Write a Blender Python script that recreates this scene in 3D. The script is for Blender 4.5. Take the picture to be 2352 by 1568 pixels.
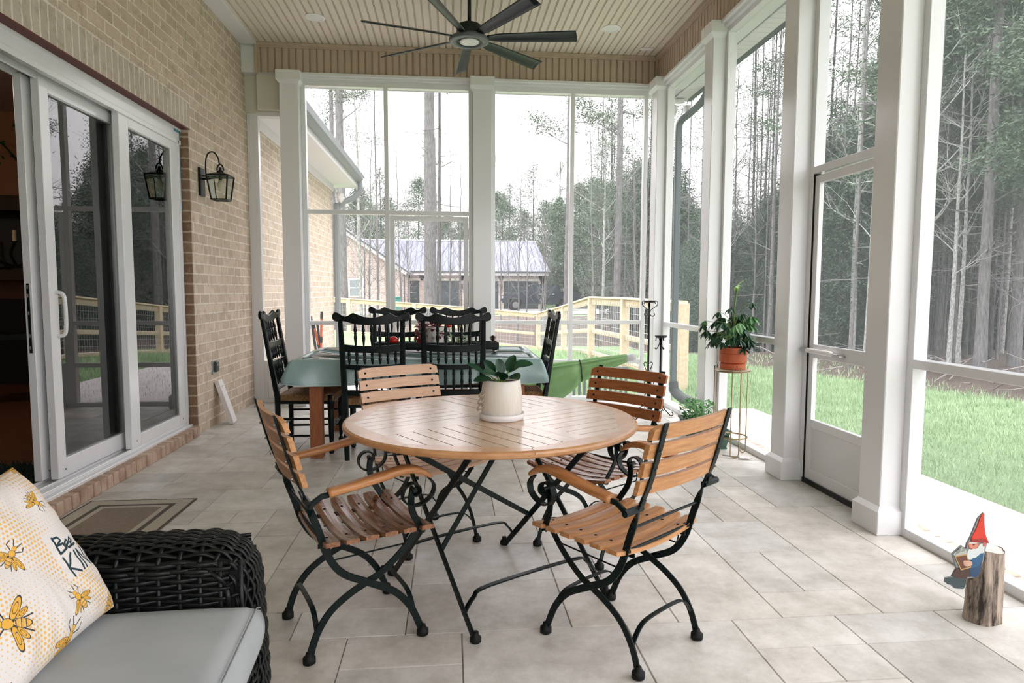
import bpy, math, random
from mathutils import Vector, Matrix
C = bpy.context.scene
for o in list(bpy.data.objects): bpy.data.objects.remove(o, do_unlink=True)
col = C.collection
PI = math.pi
random.seed(7)

# ---------------------------------------------------------------- camera
YAW, PITCH, ROLL, FPX, CAMH = 0.0937, -0.0784, 0.0030, 1500.0, 1.25
cam = bpy.data.cameras.new('camera'); camo = bpy.data.objects.new('camera', cam); col.objects.link(camo)
fw = Vector((math.sin(YAW)*math.cos(PITCH), math.cos(YAW)*math.cos(PITCH), math.sin(PITCH)))
r0 = Vector((math.cos(YAW), -math.sin(YAW), 0)); u0 = r0.cross(fw)
rr = r0*math.cos(ROLL) + u0*math.sin(ROLL); uu = -r0*math.sin(ROLL) + u0*math.cos(ROLL)
camo.matrix_world = Matrix(((rr.x, uu.x, -fw.x, 0), (rr.y, uu.y, -fw.y, 0), (rr.z, uu.z, -fw.z, CAMH), (0, 0, 0, 1)))
cam.sensor_fit = 'HORIZONTAL'; cam.sensor_width = 36; cam.lens = FPX/2352*36
cam.clip_start = .05; cam.clip_end = 400
C.camera = camo
# ---------------------------------------------------------------- sky and exposure
C.view_settings.view_transform = 'Standard'; C.view_settings.look = 'None'
C.view_settings.gamma = 1; C.view_settings.use_curve_mapping = False
C.view_settings.exposure = 1.72
W = bpy.data.worlds.new('overcast_sky'); C.world = W; W.use_nodes = True
nt = W.node_tree; bg = nt.nodes['Background']
tc = nt.nodes.new('ShaderNodeTexCoord'); sx = nt.nodes.new('ShaderNodeSeparateXYZ'); rmp = nt.nodes.new('ShaderNodeValToRGB')
nt.links.new(tc.outputs['Generated'], sx.inputs[0]); nt.links.new(sx.outputs['Z'], rmp.inputs[0]); nt.links.new(rmp.outputs[0], bg.inputs[0])
e = rmp.color_ramp.elements
e[0].position = 0.0; e[0].color = (.92, .885, .905, 1)
e[1].position = .28; e[1].color = (1.12, 1.075, 1.11, 1)
e3 = rmp.color_ramp.elements.new(1.0); e3.color = (2.3, 2.25, 2.35, 1)
bg.inputs[1].default_value = 1.0
C.cycles.max_bounces = 10; C.cycles.diffuse_bounces = 5; C.cycles.transparent_max_bounces = 24

# ---------------------------------------------------------------- materials
def N(m, t): return m.node_tree.nodes.new(t)
def L(m, a, b): m.node_tree.links.new(a, b)
def mat(name, c, rough=.5, metal=0, spec=.5, trans=0):
    m = bpy.data.materials.new(name); m.use_nodes = True
    b = m.node_tree.nodes['Principled BSDF']
    b.inputs['Base Color'].default_value = (*c, 1); b.inputs['Roughness'].default_value = rough
    b.inputs['Metallic'].default_value = metal; b.inputs['Specular IOR Level'].default_value = spec
    return m
def P(m): return m.node_tree.nodes['Principled BSDF']
def noisy(m, c1, c2, scale=8, detail=5, stretch=(1,1,1), lo=.35, hi=.65, bump=0, coord='Object', rough=.55, bscale=None):
    t = N(m, 'ShaderNodeTexCoord'); mp = N(m, 'ShaderNodeMapping'); mp.inputs['Scale'].default_value = stretch
    n = N(m, 'ShaderNodeTexNoise'); n.inputs['Scale'].default_value = scale; n.inputs['Detail'].default_value = detail; n.inputs['Roughness'].default_value = rough
    r = N(m, 'ShaderNodeValToRGB'); r.color_ramp.elements[0].position = lo; r.color_ramp.elements[1].position = hi
    r.color_ramp.elements[0].color = (*c1, 1); r.color_ramp.elements[1].color = (*c2, 1)
    L(m, t.outputs[coord], mp.inputs[0]); L(m, mp.outputs[0], n.inputs[0]); L(m, n.outputs[0], r.inputs[0]); L(m, r.outputs[0], P(m).inputs['Base Color'])
    if bump:
        b = N(m, 'ShaderNodeBump'); b.inputs['Strength'].default_value = bump; b.inputs['Distance'].default_value = .01
        n2 = n
        if bscale:
            n2 = N(m, 'ShaderNodeTexNoise'); n2.inputs['Scale'].default_value = bscale; n2.inputs['Detail'].default_value = 4; L(m, mp.outputs[0], n2.inputs[0])
        L(m, n2.outputs[0], b.inputs['Height']); L(m, b.outputs[0], P(m).inputs['Normal'])
    return m
def nm(name, c1, c2, rough=.5, **k): 
    sp = k.pop('spec', .5); me = k.pop('metal', 0)
    return noisy(mat(name, c1, rough, me, sp), c1, c2, **k)

M = {}
M['white'] = mat('white_paint', (.76, .77, .785), .32)
M['white_gloss'] = mat('white_vinyl', (.775, .785, .80), .16)
M['offwhite'] = mat('offwhite_panel', (.62, .60, .53), .6)
M['bead'] = nm('tan_beadboard', (.70, .62, .525), (.75, .67, .575), .6, scale=3, stretch=(6, .4, .4))
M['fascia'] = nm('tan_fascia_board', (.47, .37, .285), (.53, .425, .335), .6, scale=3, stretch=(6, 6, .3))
M['black'] = mat('black_metal', (.003, .006, .006), .4, 0, .25)
M['chairpaint'] = nm('dark_green_black_metal', (.002, .007, .007), (.005, .012, .011), .38, scale=30, spec=.22)
M['blackwood'] = nm('black_painted_wood', (.002, .006, .006), (.004, .009, .009), .3, scale=20, spec=.25)
M['rubber'] = mat('black_rubber', (.005, .006, .006), .6, 0, .25)
M['fanblack'] = mat('matte_black_fan', (.006, .011, .012), .33, 0, .35)
M['alu'] = mat('grey_aluminium', (.42, .44, .44), .35, .6)
M['steel'] = mat('dull_steel', (.35, .35, .34), .3, .9)
M['gold'] = mat('brass_wire', (.36, .27, .14), .35, .85)
M['chrome'] = mat('shiny_chrome', (.7, .7, .7), .12, 1)
M['redsteel'] = mat('oxide_red_steel', (.12, .026, .022), .6)
M['blue_tape'] = mat('blue_tape', (.08, .25, .38), .6)
M['dark'] = mat('dark_gap', (.004, .004, .004), .9)
def glassmat(name, tint, glossk=1.0, ior=1.5):
    m = bpy.data.materials.new(name); m.use_nodes = True; n = m.node_tree.nodes; n.clear()
    o = n.new('ShaderNodeOutputMaterial'); t = n.new('ShaderNodeBsdfTransparent'); g = n.new('ShaderNodeBsdfGlossy'); mx = n.new('ShaderNodeMixShader'); f = n.new('ShaderNodeFresnel')
    t.inputs[0].default_value = (*tint, 1); g.inputs['Roughness'].default_value = .0; g.inputs[0].default_value = (glossk, glossk, glossk, 1)
    f.inputs[0].default_value = ior
    m.node_tree.links.new(f.outputs[0], mx.inputs[0]); m.node_tree.links.new(t.outputs[0], mx.inputs[1]); m.node_tree.links.new(g.outputs[0], mx.inputs[2]); m.node_tree.links.new(mx.outputs[0], o.inputs[0])
    return m
M['doorglass'] = glassmat('door_glass', (.70, .74, .74), ior=1.85)
M['lampglass'] = glassmat('lantern_glass', (.9, .92, .9))
def meshmat(name, a, c):
    # woven screen: mostly open, the threads scatter light both ways
    m = bpy.data.materials.new(name); m.use_nodes = True; n = m.node_tree.nodes; n.clear(); k = m.node_tree.links.new
    o = n.new('ShaderNodeOutputMaterial'); t = n.new('ShaderNodeBsdfTransparent'); d = n.new('ShaderNodeBsdfDiffuse'); tr = n.new('ShaderNodeBsdfTranslucent'); ms = n.new('ShaderNodeMixShader'); mx = n.new('ShaderNodeMixShader')
    d.inputs[0].default_value = (*c, 1); tr.inputs[0].default_value = (*c, 1); mx.inputs[0].default_value = a; ms.inputs[0].default_value = .5
    k(d.outputs[0], ms.inputs[1]); k(tr.outputs[0], ms.inputs[2]); k(t.outputs[0], mx.inputs[1]); k(ms.outputs[0], mx.inputs[2]); k(mx.outputs[0], o.inputs[0])
    return m
M['screen'] = meshmat('fine_insect_screen', .15, (.50, .53, .54))
M['screen2'] = meshmat('fine_dark_insect_screen', .26, (.27, .30, .305))
def woodmat(name, c1, c2, rough, stretch, scale=6, spec=.5, axis_bump=.15):
    return nm(name, c1, c2, rough, scale=scale, stretch=stretch, detail=6, lo=.3, hi=.7, bump=axis_bump, spec=spec)
M['oak'] = woodmat('honey_teak_slat', (.40, .175, .062), (.62, .32, .135), .38, (1.2, 14, 14))
M['oak_y'] = woodmat('honey_teak_arm', (.38, .15, .05), (.58, .27, .105), .3, (14, 1.2, 14))
M['teakdark'] = woodmat('reddish_brown_teak_slat', (.26, .085, .028), (.40, .145, .052), .33, (1.2, 14, 14))
M['teakpale'] = woodmat('weathered_pale_teak_slat', (.56, .34, .215), (.70, .46, .31), .5, (1.2, 14, 14))
M['glossbrown'] = woodmat('glossy_brown_teak_slat', (.17, .065, .03), (.36, .17, .085), .16, (1.2, 14, 14))
M['tabletop'] = woodmat('varnished_table_teak', (.50, .335, .215), (.62, .45, .315), .19, (3, 3, 3), scale=5, axis_bump=.04, spec=.85)
M['tableedge'] = woodmat('varnished_table_rim', (.46, .215, .085), (.60, .33, .155), .24, (3, 3, 8), scale=5, axis_bump=.04, spec=.7)
M['tableleg'] = woodmat('red_brown_pine_leg', (.24, .075, .03), (.36, .13, .055), .4, (14, 14, 1.2))
M['fencewood'] = nm('fresh_yellow_pine', (.62, .475, .32), (.74, .60, .43), .7, scale=4, stretch=(4, 4, 4))
M['wire'] = mat('galvanised_wire', (.5, .52, .53), .5, .3)
M['rush'] = nm('woven_rush', (.20, .10, .04), (.45, .27, .12), .7, scale=60, stretch=(1, 1, 1), bump=.5)
M['cloth'] = nm('sage_vinyl_tablecloth', (.245, .37, .365), (.29, .42, .415), .27, scale=6, spec=.75)
M['terracotta'] = mat('orange_terracotta', (.56, .125, .045), .5)
M['soil'] = nm('dark_potting_soil', (.012, .008, .005), (.04, .025, .015), .95, scale=60)
M['glaze'] = nm('cream_glazed_ceramic', (.72, .68, .60), (.79, .76, .70), .3, scale=25, stretch=(3, 3, .3))
M['whitepl'] = mat('white_plastic', (.82, .80, .80), .4)
M['leaf'] = nm('dark_green_leaf', (.006, .035, .016), (.018, .075, .03), .3, scale=12, spec=.3)
M['leaf2'] = nm('mid_green_leaf', (.05, .17, .05), (.12, .30, .09), .4, scale=12)
M['leafnew'] = mat('lime_new_leaf', (.32, .55, .16), .4)
M['stem'] = mat('brown_stem', (.10, .075, .04), .7)
M['greenstem'] = mat('green_stem', (.14, .25, .07), .6)
M['planter'] = mat('dull_green_planter', (.055, .12, .085), .5)
M['umbrella'] = nm('leaf_green_canvas', (.17, .33, .13), (.24, .42, .18), .75, scale=4)
M['umbrella_pole'] = mat('grey_pole', (.42, .42, .42), .4)
M['wicker'] = nm('dark_brown_wicker', (.004, .006, .006), (.011, .012, .011), .33, scale=20, spec=.3)
M['cushion'] = nm('light_grey_canvas', (.36, .385, .40), (.405, .43, .44), .85, scale=5, detail=8, bump=.05, bscale=400)
M['red'] = mat('bright_red', (.55, .012, .008), .25)
M['redleaf'] = mat('dark_red_leaf', (.16, .012, .015), .5)
M['orange'] = mat('marker_orange', (.9, .13, .02), .5)
M['grille'] = mat('marker_black', (.015, .015, .015), .5)
M['greybench'] = mat('grey_painted_slats', (.10, .115, .11), .6)
M['gutter'] = mat('slate_gutter', (.065, .085, .09), .4)
M['gutterlight'] = mat('grey_green_gutter', (.19, .215, .22), .4)
M['corr'] = mat('grey_corrugated_plastic', (.12, .13, .13), .5)
M['concrete'] = nm('pale_concrete_walk', (.47, .435, .425), (.55, .51, .50), .8, scale=5)
M['soffit'] = mat('white_soffit', (.74, .72, .74), .5)
M['led'] = mat('frosted_lens', (.80, .80, .78), .35)

# brick: the two wall axes are picked from the object coordinates
def brickmat(name, axes, c1, c2, mo, w=.205, h=.087, mortar=.0095, rot=False, offx=0, offy=0, rough=.85, dirt=(.36, .28, .20), off=.5):
    m = mat(name, c1, rough, 0, .3)
    t = N(m, 'ShaderNodeTexCoord'); s = N(m, 'ShaderNodeSeparateXYZ'); cb = N(m, 'ShaderNodeCombineXYZ')
    L(m, t.outputs['Object'], s.inputs[0])
    for i, a in enumerate(axes):
        ad = N(m, 'ShaderNodeMath'); ad.operation = 'ADD'; ad.inputs[1].default_value = (offx, offy)[i]
        L(m, s.outputs[a], ad.inputs[0]); L(m, ad.outputs[0], cb.inputs[i])
    n0 = N(m, 'ShaderNodeTexNoise'); n0.inputs['Scale'].default_value = 16; n0.inputs['Detail'].default_value = 6; n0.inputs['Roughness'].default_value = .65
    L(m, t.outputs['Object'], n0.inputs[0])
    vm = N(m, 'ShaderNodeVectorMath'); vm.operation = 'MULTIPLY_ADD'; vm.inputs[1].default_value = (.02, .02, 0)
    L(m, n0.outputs['Color'], vm.inputs[0]); L(m, cb.outputs[0], vm.inputs[2])
    b = N(m, 'ShaderNodeTexBrick'); b.inputs['Scale'].default_value = 1; b.inputs['Brick Width'].default_value = w; b.inputs['Row Height'].default_value = h
    b.inputs['Mortar Size'].default_value = mortar; b.inputs['Mortar Smooth'].default_value = .3; b.inputs['Bias'].default_value = 0; b.offset = off
    b.inputs['Color1'].default_value = (*c1, 1); b.inputs['Color2'].default_value = (*c2, 1); b.inputs['Mortar'].default_value = (*mo, 1)
    L(m, vm.outputs[0], b.inputs['Vector'])
    n = N(m, 'ShaderNodeTexNoise'); n.inputs['Scale'].default_value = 14; n.inputs['Detail'].default_value = 8; n.inputs['Roughness'].default_value = .7
    L(m, t.outputs['Object'], n.inputs[0])
    r = N(m, 'ShaderNodeValToRGB'); r.color_ramp.elements[0].position = .50; r.color_ramp.elements[1].position = .70
    L(m, n.outputs[0], r.inputs[0])
    mx = N(m, 'ShaderNodeMix'); mx.data_type = 'RGBA'; 
    ml = N(m, 'ShaderNodeMath'); ml.operation = 'MULTIPLY'; ml.inputs[1].default_value = .7; L(m, r.outputs[0], ml.inputs[0])
    L(m, ml.outputs[0], mx.inputs[0]); L(m, b.outputs['Color'], mx.inputs[6]); mx.inputs[7].default_value = (*dirt, 1)
    L(m, mx.outputs[2], P(m).inputs['Base Color'])
    # relief: brick faces stand out, mortar rough and overflowing
    n3 = N(m, 'ShaderNodeTexNoise'); n3.inputs['Scale'].default_value = 60; n3.inputs['Detail'].default_value = 5; L(m, t.outputs['Object'], n3.inputs[0])
    ma = N(m, 'ShaderNodeMath'); ma.operation = 'MULTIPLY_ADD'; ma.inputs[1].default_value = .9; L(m, b.outputs['Fac'], ma.inputs[0]); L(m, n3.outputs[0], ma.inputs[2])
    bp = N(m, 'ShaderNodeBump'); bp.inputs['Strength'].default_value = .8; bp.inputs['Distance'].default_value = .008
    L(m, ma.outputs[0], bp.inputs['Height']); L(m, bp.outputs[0], P(m).inputs['Normal'])
    return m
BR = ((.69, .565, .445), (.54, .435, .335), (.80, .715, .61))
M['brick'] = brickmat('tan_brick', ('Y', 'Z'), *BR)
M['brick_soldier'] = brickmat('tan_brick_soldier', ('Z', 'Y'), (.60, .53, .44), (.52, .455, .37), BR[2], w=.222, h=.075, offx=-2.585, off=0)
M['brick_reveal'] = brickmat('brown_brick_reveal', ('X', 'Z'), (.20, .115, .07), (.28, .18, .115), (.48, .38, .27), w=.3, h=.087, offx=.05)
M['brick_sill'] = nm('reddish_sill_brick', (.38, .245, .18), (.56, .43, .33), .85, scale=9, bump=.4, bscale=50)
M['near_light_block'] = mat('pale_fill_wall', (.74, .73, .71), .7)  # pale so the added near wall bounces fill light into the porch
M['brick_far'] = brickmat('pale_far_brick', ('X', 'Z'), (.52, .43, .37), (.30, .22, .18), (.62, .55, .50), w=.2, h=.075, mortar=.014, dirt=(.35, .28, .24))
M['mortar'] = nm('sandy_mortar', (.55, .45, .33), (.63, .53, .41), .9, scale=30)

def attrmat(name, attr='tint', rough=.6, mul=None, bump=0, bscale=30, mottle=.0, spec=.5):
    m = mat(name, (.5, .5, .5), rough, 0, spec)
    a = N(m, 'ShaderNodeAttribute'); a.attribute_name = attr
    out = a.outputs['Color']
    if mottle:
        t = N(m, 'ShaderNodeTexCoord'); n = N(m, 'ShaderNodeTexNoise'); n.inputs['Scale'].default_value = 4.5; n.inputs['Detail'].default_value = 10; n.inputs['Roughness'].default_value = .74
        L(m, t.outputs['Object'], n.inputs[0])
        r = N(m, 'ShaderNodeValToRGB'); r.color_ramp.elements[0].position = .37; r.color_ramp.elements[1].position = .62
        r.color_ramp.elements[0].color = (1-mottle, 1-mottle*1.05, 1-mottle*1.2, 1); r.color_ramp.elements[1].color = (1+mottle*.5, 1+mottle*.5, 1+mottle*.5, 1)
        L(m, n.outputs[0], r.inputs[0])
        mx = N(m, 'ShaderNodeMix'); mx.data_type = 'RGBA'; mx.blend_type = 'MULTIPLY'; mx.inputs[0].default_value = 1
        L(m, out, mx.inputs[6]); L(m, r.outputs[0], mx.inputs[7]); out = mx.outputs[2]
    L(m, out, P(m).inputs['Base Color'])
    if bump:
        t = N(m, 'ShaderNodeTexCoord'); n = N(m, 'ShaderNodeTexNoise'); n.inputs['Scale'].default_value = bscale; n.inputs['Detail'].default_value = 6
        L(m, t.outputs['Object'], n.inputs[0]); b = N(m, 'ShaderNodeBump'); b.inputs['Strength'].default_value = bump; b.inputs['Distance'].default_value = .01
        L(m, n.outputs[0], b.inputs['Height']); L(m, b.outputs[0], P(m).inputs['Normal'])
    return m
M['paver'] = attrmat('travertine_paver', rough=.40, bump=.16, bscale=14, mottle=.24)
M['pillow'] = attrmat('printed_pillow_cotton', rough=.85, bump=.1, bscale=300)

# ---------------------------------------------------------------- mesh builder
class MB:
    def __init__(s): s.v = []; s.f = []; s.mi = []; s.m = 0; s.sm = []; s.smooth = False
    def add(s, vs, fs):
        b = len(s.v); s.v += [tuple(q) for q in vs]
        for f in fs: s.f.append([b+i for i in f]); s.mi.append(s.m); s.sm.append(s.smooth)
        return s
    def box(s, x0, y0, z0, x1, y1, z1):
        return s.add([(x0,y0,z0),(x1,y0,z0),(x1,y1,z0),(x0,y1,z0),(x0,y0,z1),(x1,y0,z1),(x1,y1,z1),(x0,y1,z1)],
                     [(0,3,2,1),(4,5,6,7),(0,1,5,4),(1,2,6,5),(2,3,7,6),(3,0,4,7)])
    def bbox(s, x0, y0, z0, x1, y1, z1, b=.003):
        # box with chamfered long edges on every side
        X = (x0, x0+b, x1-b, x1); Y = (y0, y0+b, y1-b, y1); Z = (z0, z0+b, z1-b, z1)
        vs = []; 
        def k(i, j, l): vs.append((X[i], Y[j], Z[l])); return len(vs)-1
        idx = {}
        for i in (0, 3):
            for j in (0, 3):
                for l in (0, 3):
                    ii = 1 if i == 0 else 2; jj = 1 if j == 0 else 2; ll = 1 if l == 0 else 2
                    idx[i,j,l,'x'] = k(i, jj, ll); idx[i,j,l,'y'] = k(ii, j, ll); idx[i,j,l,'z'] = k(ii, jj, l)
        fs = []
        for i in (0, 3): fs.append([idx[i,0,0,'x'], idx[i,3,0,'x'], idx[i,3,3,'x'], idx[i,0,3,'x']][::(-1 if i == 0 else 1)])
        for j in (0, 3): fs.append([idx[0,j,0,'y'], idx[3,j,0,'y'], idx[3,j,3,'y'], idx[0,j,3,'y']][::(1 if j == 0 else -1)])
        for l in (0, 3): fs.append([idx[0,0,l,'z'], idx[3,0,l,'z'], idx[3,3,l,'z'], idx[0,3,l,'z']][::(-1 if l == 0 else 1)])
        for i in (0, 3):
            for j in (0, 3): fs.append([idx[i,j,0,'x'], idx[i,j,0,'y'], idx[i,j,3,'y'], idx[i,j,3,'x']][::(1 if (i == 0) == (j == 0) else -1)])
            for l in (0, 3): fs.append([idx[i,0,l,'x'], idx[i,0,l,'z'], idx[i,3,l,'z'], idx[i,3,l,'x']][::(-1 if (i == 0) == (l == 0) else 1)])
        for j in (0, 3):
            for l in (0, 3): fs.append([idx[0,j,l,'y'], idx[0,j,l,'z'], idx[3,j,l,'z'], idx[3,j,l,'y']][::(1 if (j == 0) == (l == 0) else -1)])
        for i in (0, 3):
            for j in (0, 3):
                for l in (0, 3):
                    fl = (i == 0) ^ (j == 0) ^ (l == 0)
                    fs.append([idx[i,j,l,'x'], idx[i,j,l,'y'], idx[i,j,l,'z']][::(-1 if fl else 1)])
        return s.add(vs, fs)
    def tube(s, pts, r, n=8, cap=True, close=False):
        pts = [Vector(p) for p in pts]; k = len(pts); R_ = r if isinstance(r, (list, tuple)) else [r]*k
        vs = []; up = None
        for i, p in enumerate(pts):
            if close: d = pts[(i+1) % k]-pts[i-1]
            else: d = pts[min(i+1, k-1)]-pts[max(i-1, 0)]
            if d.length < 1e-9: d = Vector((0, 0, 1))
            d.normalize()
            if up is None:
                up = Vector((0, 0, 1)) if abs(d.z) < .9 else Vector((1, 0, 0))
            a = up-d*up.dot(d)
            if a.length < 1e-6: a = d.orthogonal()
            a.normalize(); up = a; b = d.cross(a)
            for j in range(n):
                t = 2*PI*j/n; vs.append(p+(a*math.cos(t)+b*math.sin(t))*R_[i])
        fs = []
        rng = k if close else k-1
        for i in range(rng):
            for j in range(n):
                fs.append((i*n+j, i*n+(j+1) % n, ((i+1) % k)*n+(j+1) % n, ((i+1) % k)*n+j))
        if cap and not close: fs.append(list(range(n))[::-1]); fs.append([(k-1)*n+j for j in range(n)])
        return s.add(vs, fs)
    def bar(s, pts, w, t, side, cap=True, round_=False):
        # flat bar: w along 'side' vector (one or per point), t across
        pts = [Vector(p) for p in pts]; k = len(pts); vs = []
        for i, p in enumerate(pts):
            d = (pts[min(i+1, k-1)]-pts[max(i-1, 0)]).normalized()
            sd = Vector(side[i] if isinstance(side, list) else side); sd = (sd-d*sd.dot(d)).normalized(); q = d.cross(sd)
            ww = w[i] if isinstance(w, list) else w; tt = t[i] if isinstance(t, list) else t
            c = min(ww, tt)*.22
            for (a, b) in ((-ww/2+c, -tt/2), (ww/2-c, -tt/2), (ww/2, -tt/2+c), (ww/2, tt/2-c), (ww/2-c, tt/2), (-ww/2+c, tt/2), (-ww/2, tt/2-c), (-ww/2, -tt/2+c)):
                vs.append(p+sd*a+q*b)
        fs = []; n = 8
        for i in range(k-1):
            for j in range(n): fs.append((i*n+j, i*n+(j+1) % n, (i+1)*n+(j+1) % n, (i+1)*n+j))
        fs.append(list(range(n))[::-1]); fs.append([(k-1)*n+j for j in range(n)])
        return s.add(vs, fs)
    def lathe(s, prof, c=(0, 0, 0), n=24, axis=(0, 0, 1), cap=True):
        c = Vector(c); ax = Vector(axis).normalized(); a = ax.orthogonal().normalized(); b = ax.cross(a)
        vs = []; 
        for (r, z) in prof:
            for j in range(n):
                t = 2*PI*j/n; vs.append(c+ax*z+(a*math.cos(t)+b*math.sin(t))*max(r, 1e-5))
        fs = []
        for i in range(len(prof)-1):
            for j in range(n): fs.append((i*n+j, i*n+(j+1) % n, (i+1)*n+(j+1) % n, (i+1)*n+j))
        if cap and prof[0][0] > 1e-4 and not (abs(prof[0][1]-prof[1][1]) < 1e-6 and prof[1][0] < 1e-4): fs.append(list(range(n))[::-1])
        if cap and prof[-1][0] > 1e-4 and not (abs(prof[-1][1]-prof[-2][1]) < 1e-6 and prof[-2][0] < 1e-4): fs.append([(len(prof)-1)*n+j for j in range(n)])
        return s.add(vs, fs)
    def prism(s, poly, o, ax, ay, an, t):
        # polygon in plane (ax, ay) at o, thickness t along an
        o = Vector(o); ax = Vector(ax); ay = Vector(ay); an = Vector(an).normalized(); n = len(poly)
        vs = [o+ax*x+ay*y for x, y in poly]+[o+ax*x+ay*y+an*t for x, y in poly]
        fs = [list(range(n))[::-1], [n+i for i in range(n)]]+[(i, (i+1) % n, n+(i+1) % n, n+i) for i in range(n)]
        return s.add(vs, fs)
    def grid(s, P_, nu, nv, cu=False, cv=False):
        vs = [P_(i, j) for i in range(nu) for j in range(nv)]
        fs = []
        for i in range(nu if cu else nu-1):
            for j in range(nv if cv else nv-1):
                fs.append((i*nv+j, ((i+1) % nu)*nv+j, ((i+1) % nu)*nv+(j+1) % nv, i*nv+(j+1) % nv))
        return s.add(vs, fs)
    def leafq(s, p, d, nrm, ln, w, curl=0):
        p = Vector(p); d = Vector(d).normalized(); nrm = Vector(nrm); nrm = (nrm-d*nrm.dot(d)); nrm = nrm.normalized() if nrm.length > 1e-6 else d.orthogonal().normalized(); sd = d.cross(nrm)
        vs = [p]; 
        K = ((.25, .38, .0), (.55, .5, .02), (.82, .3, .0))
        for t, ww, _ in K:
            q = p+d*ln*t-nrm*curl*ln*t*t
            vs += [q+sd*w*ww+nrm*w*.12, q, q-sd*w*ww+nrm*w*.12]
        vs.append(p+d*ln-nrm*curl*ln)
        fs = [(0, 1, 2), (0, 2, 3), (1, 4, 5, 2), (2, 5, 6, 3), (4, 7, 8, 5), (5, 8, 9, 6), (7, 10, 8), (8, 10, 9)]
        return s.add(vs, fs)
    def build(s, name, mats, parent=None, smooth=None, loc=None):
        me = bpy.data.meshes.new(name); me.from_pydata(s.v, [], s.f)
        if not isinstance(mats, (list, tuple)): mats = [mats]
        for m in mats: me.materials.append(M[m] if isinstance(m, str) else m)
        me.polygons.foreach_set('material_index', s.mi)
        me.polygons.foreach_set('use_smooth', [bool(smooth)]*len(s.f) if smooth is not None else s.sm)
        me.update()
        o = bpy.data.objects.new(name, me); col.objects.link(o)
        if parent: o.parent = parent
        if loc: o.location = loc
        return o
def struct(o): o['kind'] = 'structure'; return o
def thing(name, label, cat, loc=(0,0,0), rz=0, group=None):
    o = bpy.data.objects.new(name, None); col.objects.link(o); o.empty_display_size = .1
    o.location = loc; o.rotation_euler = (0, 0, rz); o['label'] = label; o['category'] = cat
    if group: o['group'] = group
    return o
def tag(o, label, cat, group=None, kind=None):
    o['label'] = label; o['category'] = cat
    if group: o['group'] = group
    if kind: o['kind'] = kind
    return o
def sroot(name, loc=(0,0,0)):
    o = bpy.data.objects.new(name, None); col.objects.link(o); o.location = loc; o['kind'] = 'structure'; return o
def copy_tree(o, parent=None):
    c = o.copy(); col.objects.link(c); c.parent = parent
    for ch in list(o.children): copy_tree(ch, c)
    return c
def cr(pts, n=5):
    # Catmull-Rom through points
    P_ = [Vector(p) for p in pts]; out = []
    for i in range(len(P_)-1):
        a = P_[max(i-1, 0)]; b = P_[i]; c = P_[i+1]; d = P_[min(i+2, len(P_)-1)]
        for k in range(n):
            t = k/n; out.append(.5*((2*b)+(-a+c)*t+(2*a-5*b+4*c-d)*t*t+(-a+3*b-3*c+d)*t**3))
    out.append(P_[-1]); return out
# ================================================================ PORCH SHELL
XL, XS, YS, ZC, ZF = -2.17, 2.30, 7.26, 3.815, 3.515
XC, YC = 2.19, 7.14           # inner faces of the square columns
YN = -2.2                     # near end of the porch, behind the camera
# ---- paved floor: mixed-size rectangular pavers on a 0.205 m module
def floor():
    U = .205; nx, ny = 24, 48; x0, y0 = XL-.05, YN
    occ = [[False]*ny for _ in range(nx)]; R_ = random.Random(4)
    mb = MB(); tint = []
    sizes = [(3, 2), (3, 2), (2, 2), (2, 2), (2, 1), (1, 1), (2, 3), (3, 3), (1, 2)]
    for j in range(ny):
        for i in range(nx):
            if occ[i][j]: continue
            R_.shuffle(sizes)
            for (a, b) in sizes+[(1, 1)]:
                if i+a <= nx and j+b <= ny and all(not occ[i+p][j+q] for p in range(a) for q in range(b)): break
            for p in range(a):
                for q in range(b): occ[i+p][j+q] = True
            g = .0013
            X0, X1, Y0, Y1 = x0+i*U+g, min(x0+(i+a)*U-g, 2.42), y0+j*U+g, min(y0+(j+b)*U-g, YS+.16)
            if X1 <= X0+.01 or Y1 <= Y0+.01: continue
            bv = .002; k = len(mb.f)
            vs = [(X0, Y0, -.006), (X1, Y0, -.006), (X1, Y1, -.006), (X0, Y1, -.006), (X0+bv, Y0+bv, 0), (X1-bv, Y0+bv, 0), (X1-bv, Y1-bv, 0), (X0+bv, Y1-bv, 0)]
            mb.add(vs, [(4, 5, 6, 7), (0, 1, 5, 4), (1, 2, 6, 5), (2, 3, 7, 6), (3, 0, 4, 7)])
            v = R_.uniform(.53, .70); w = R_.uniform(-.008, .02)
            tint += [(v+w+.016, v, v*.945-w, 1)]*(len(mb.f)-k)
    k = len(mb.f); mb.box(XL-.3, YN, -.12, 2.44, YS+.18, -.006); tint += [(.27, .255, .225, 1)]*(len(mb.f)-k)
    o = mb.build('floor', M['paver']); me = o.data
    at = me.color_attributes.new('tint', 'FLOAT_COLOR', 'CORNER'); c = []
    for p in me.polygons: c += list(tint[p.index])*len(p.vertices)
    at.data.foreach_set('color', c); struct(o)
floor()
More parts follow.
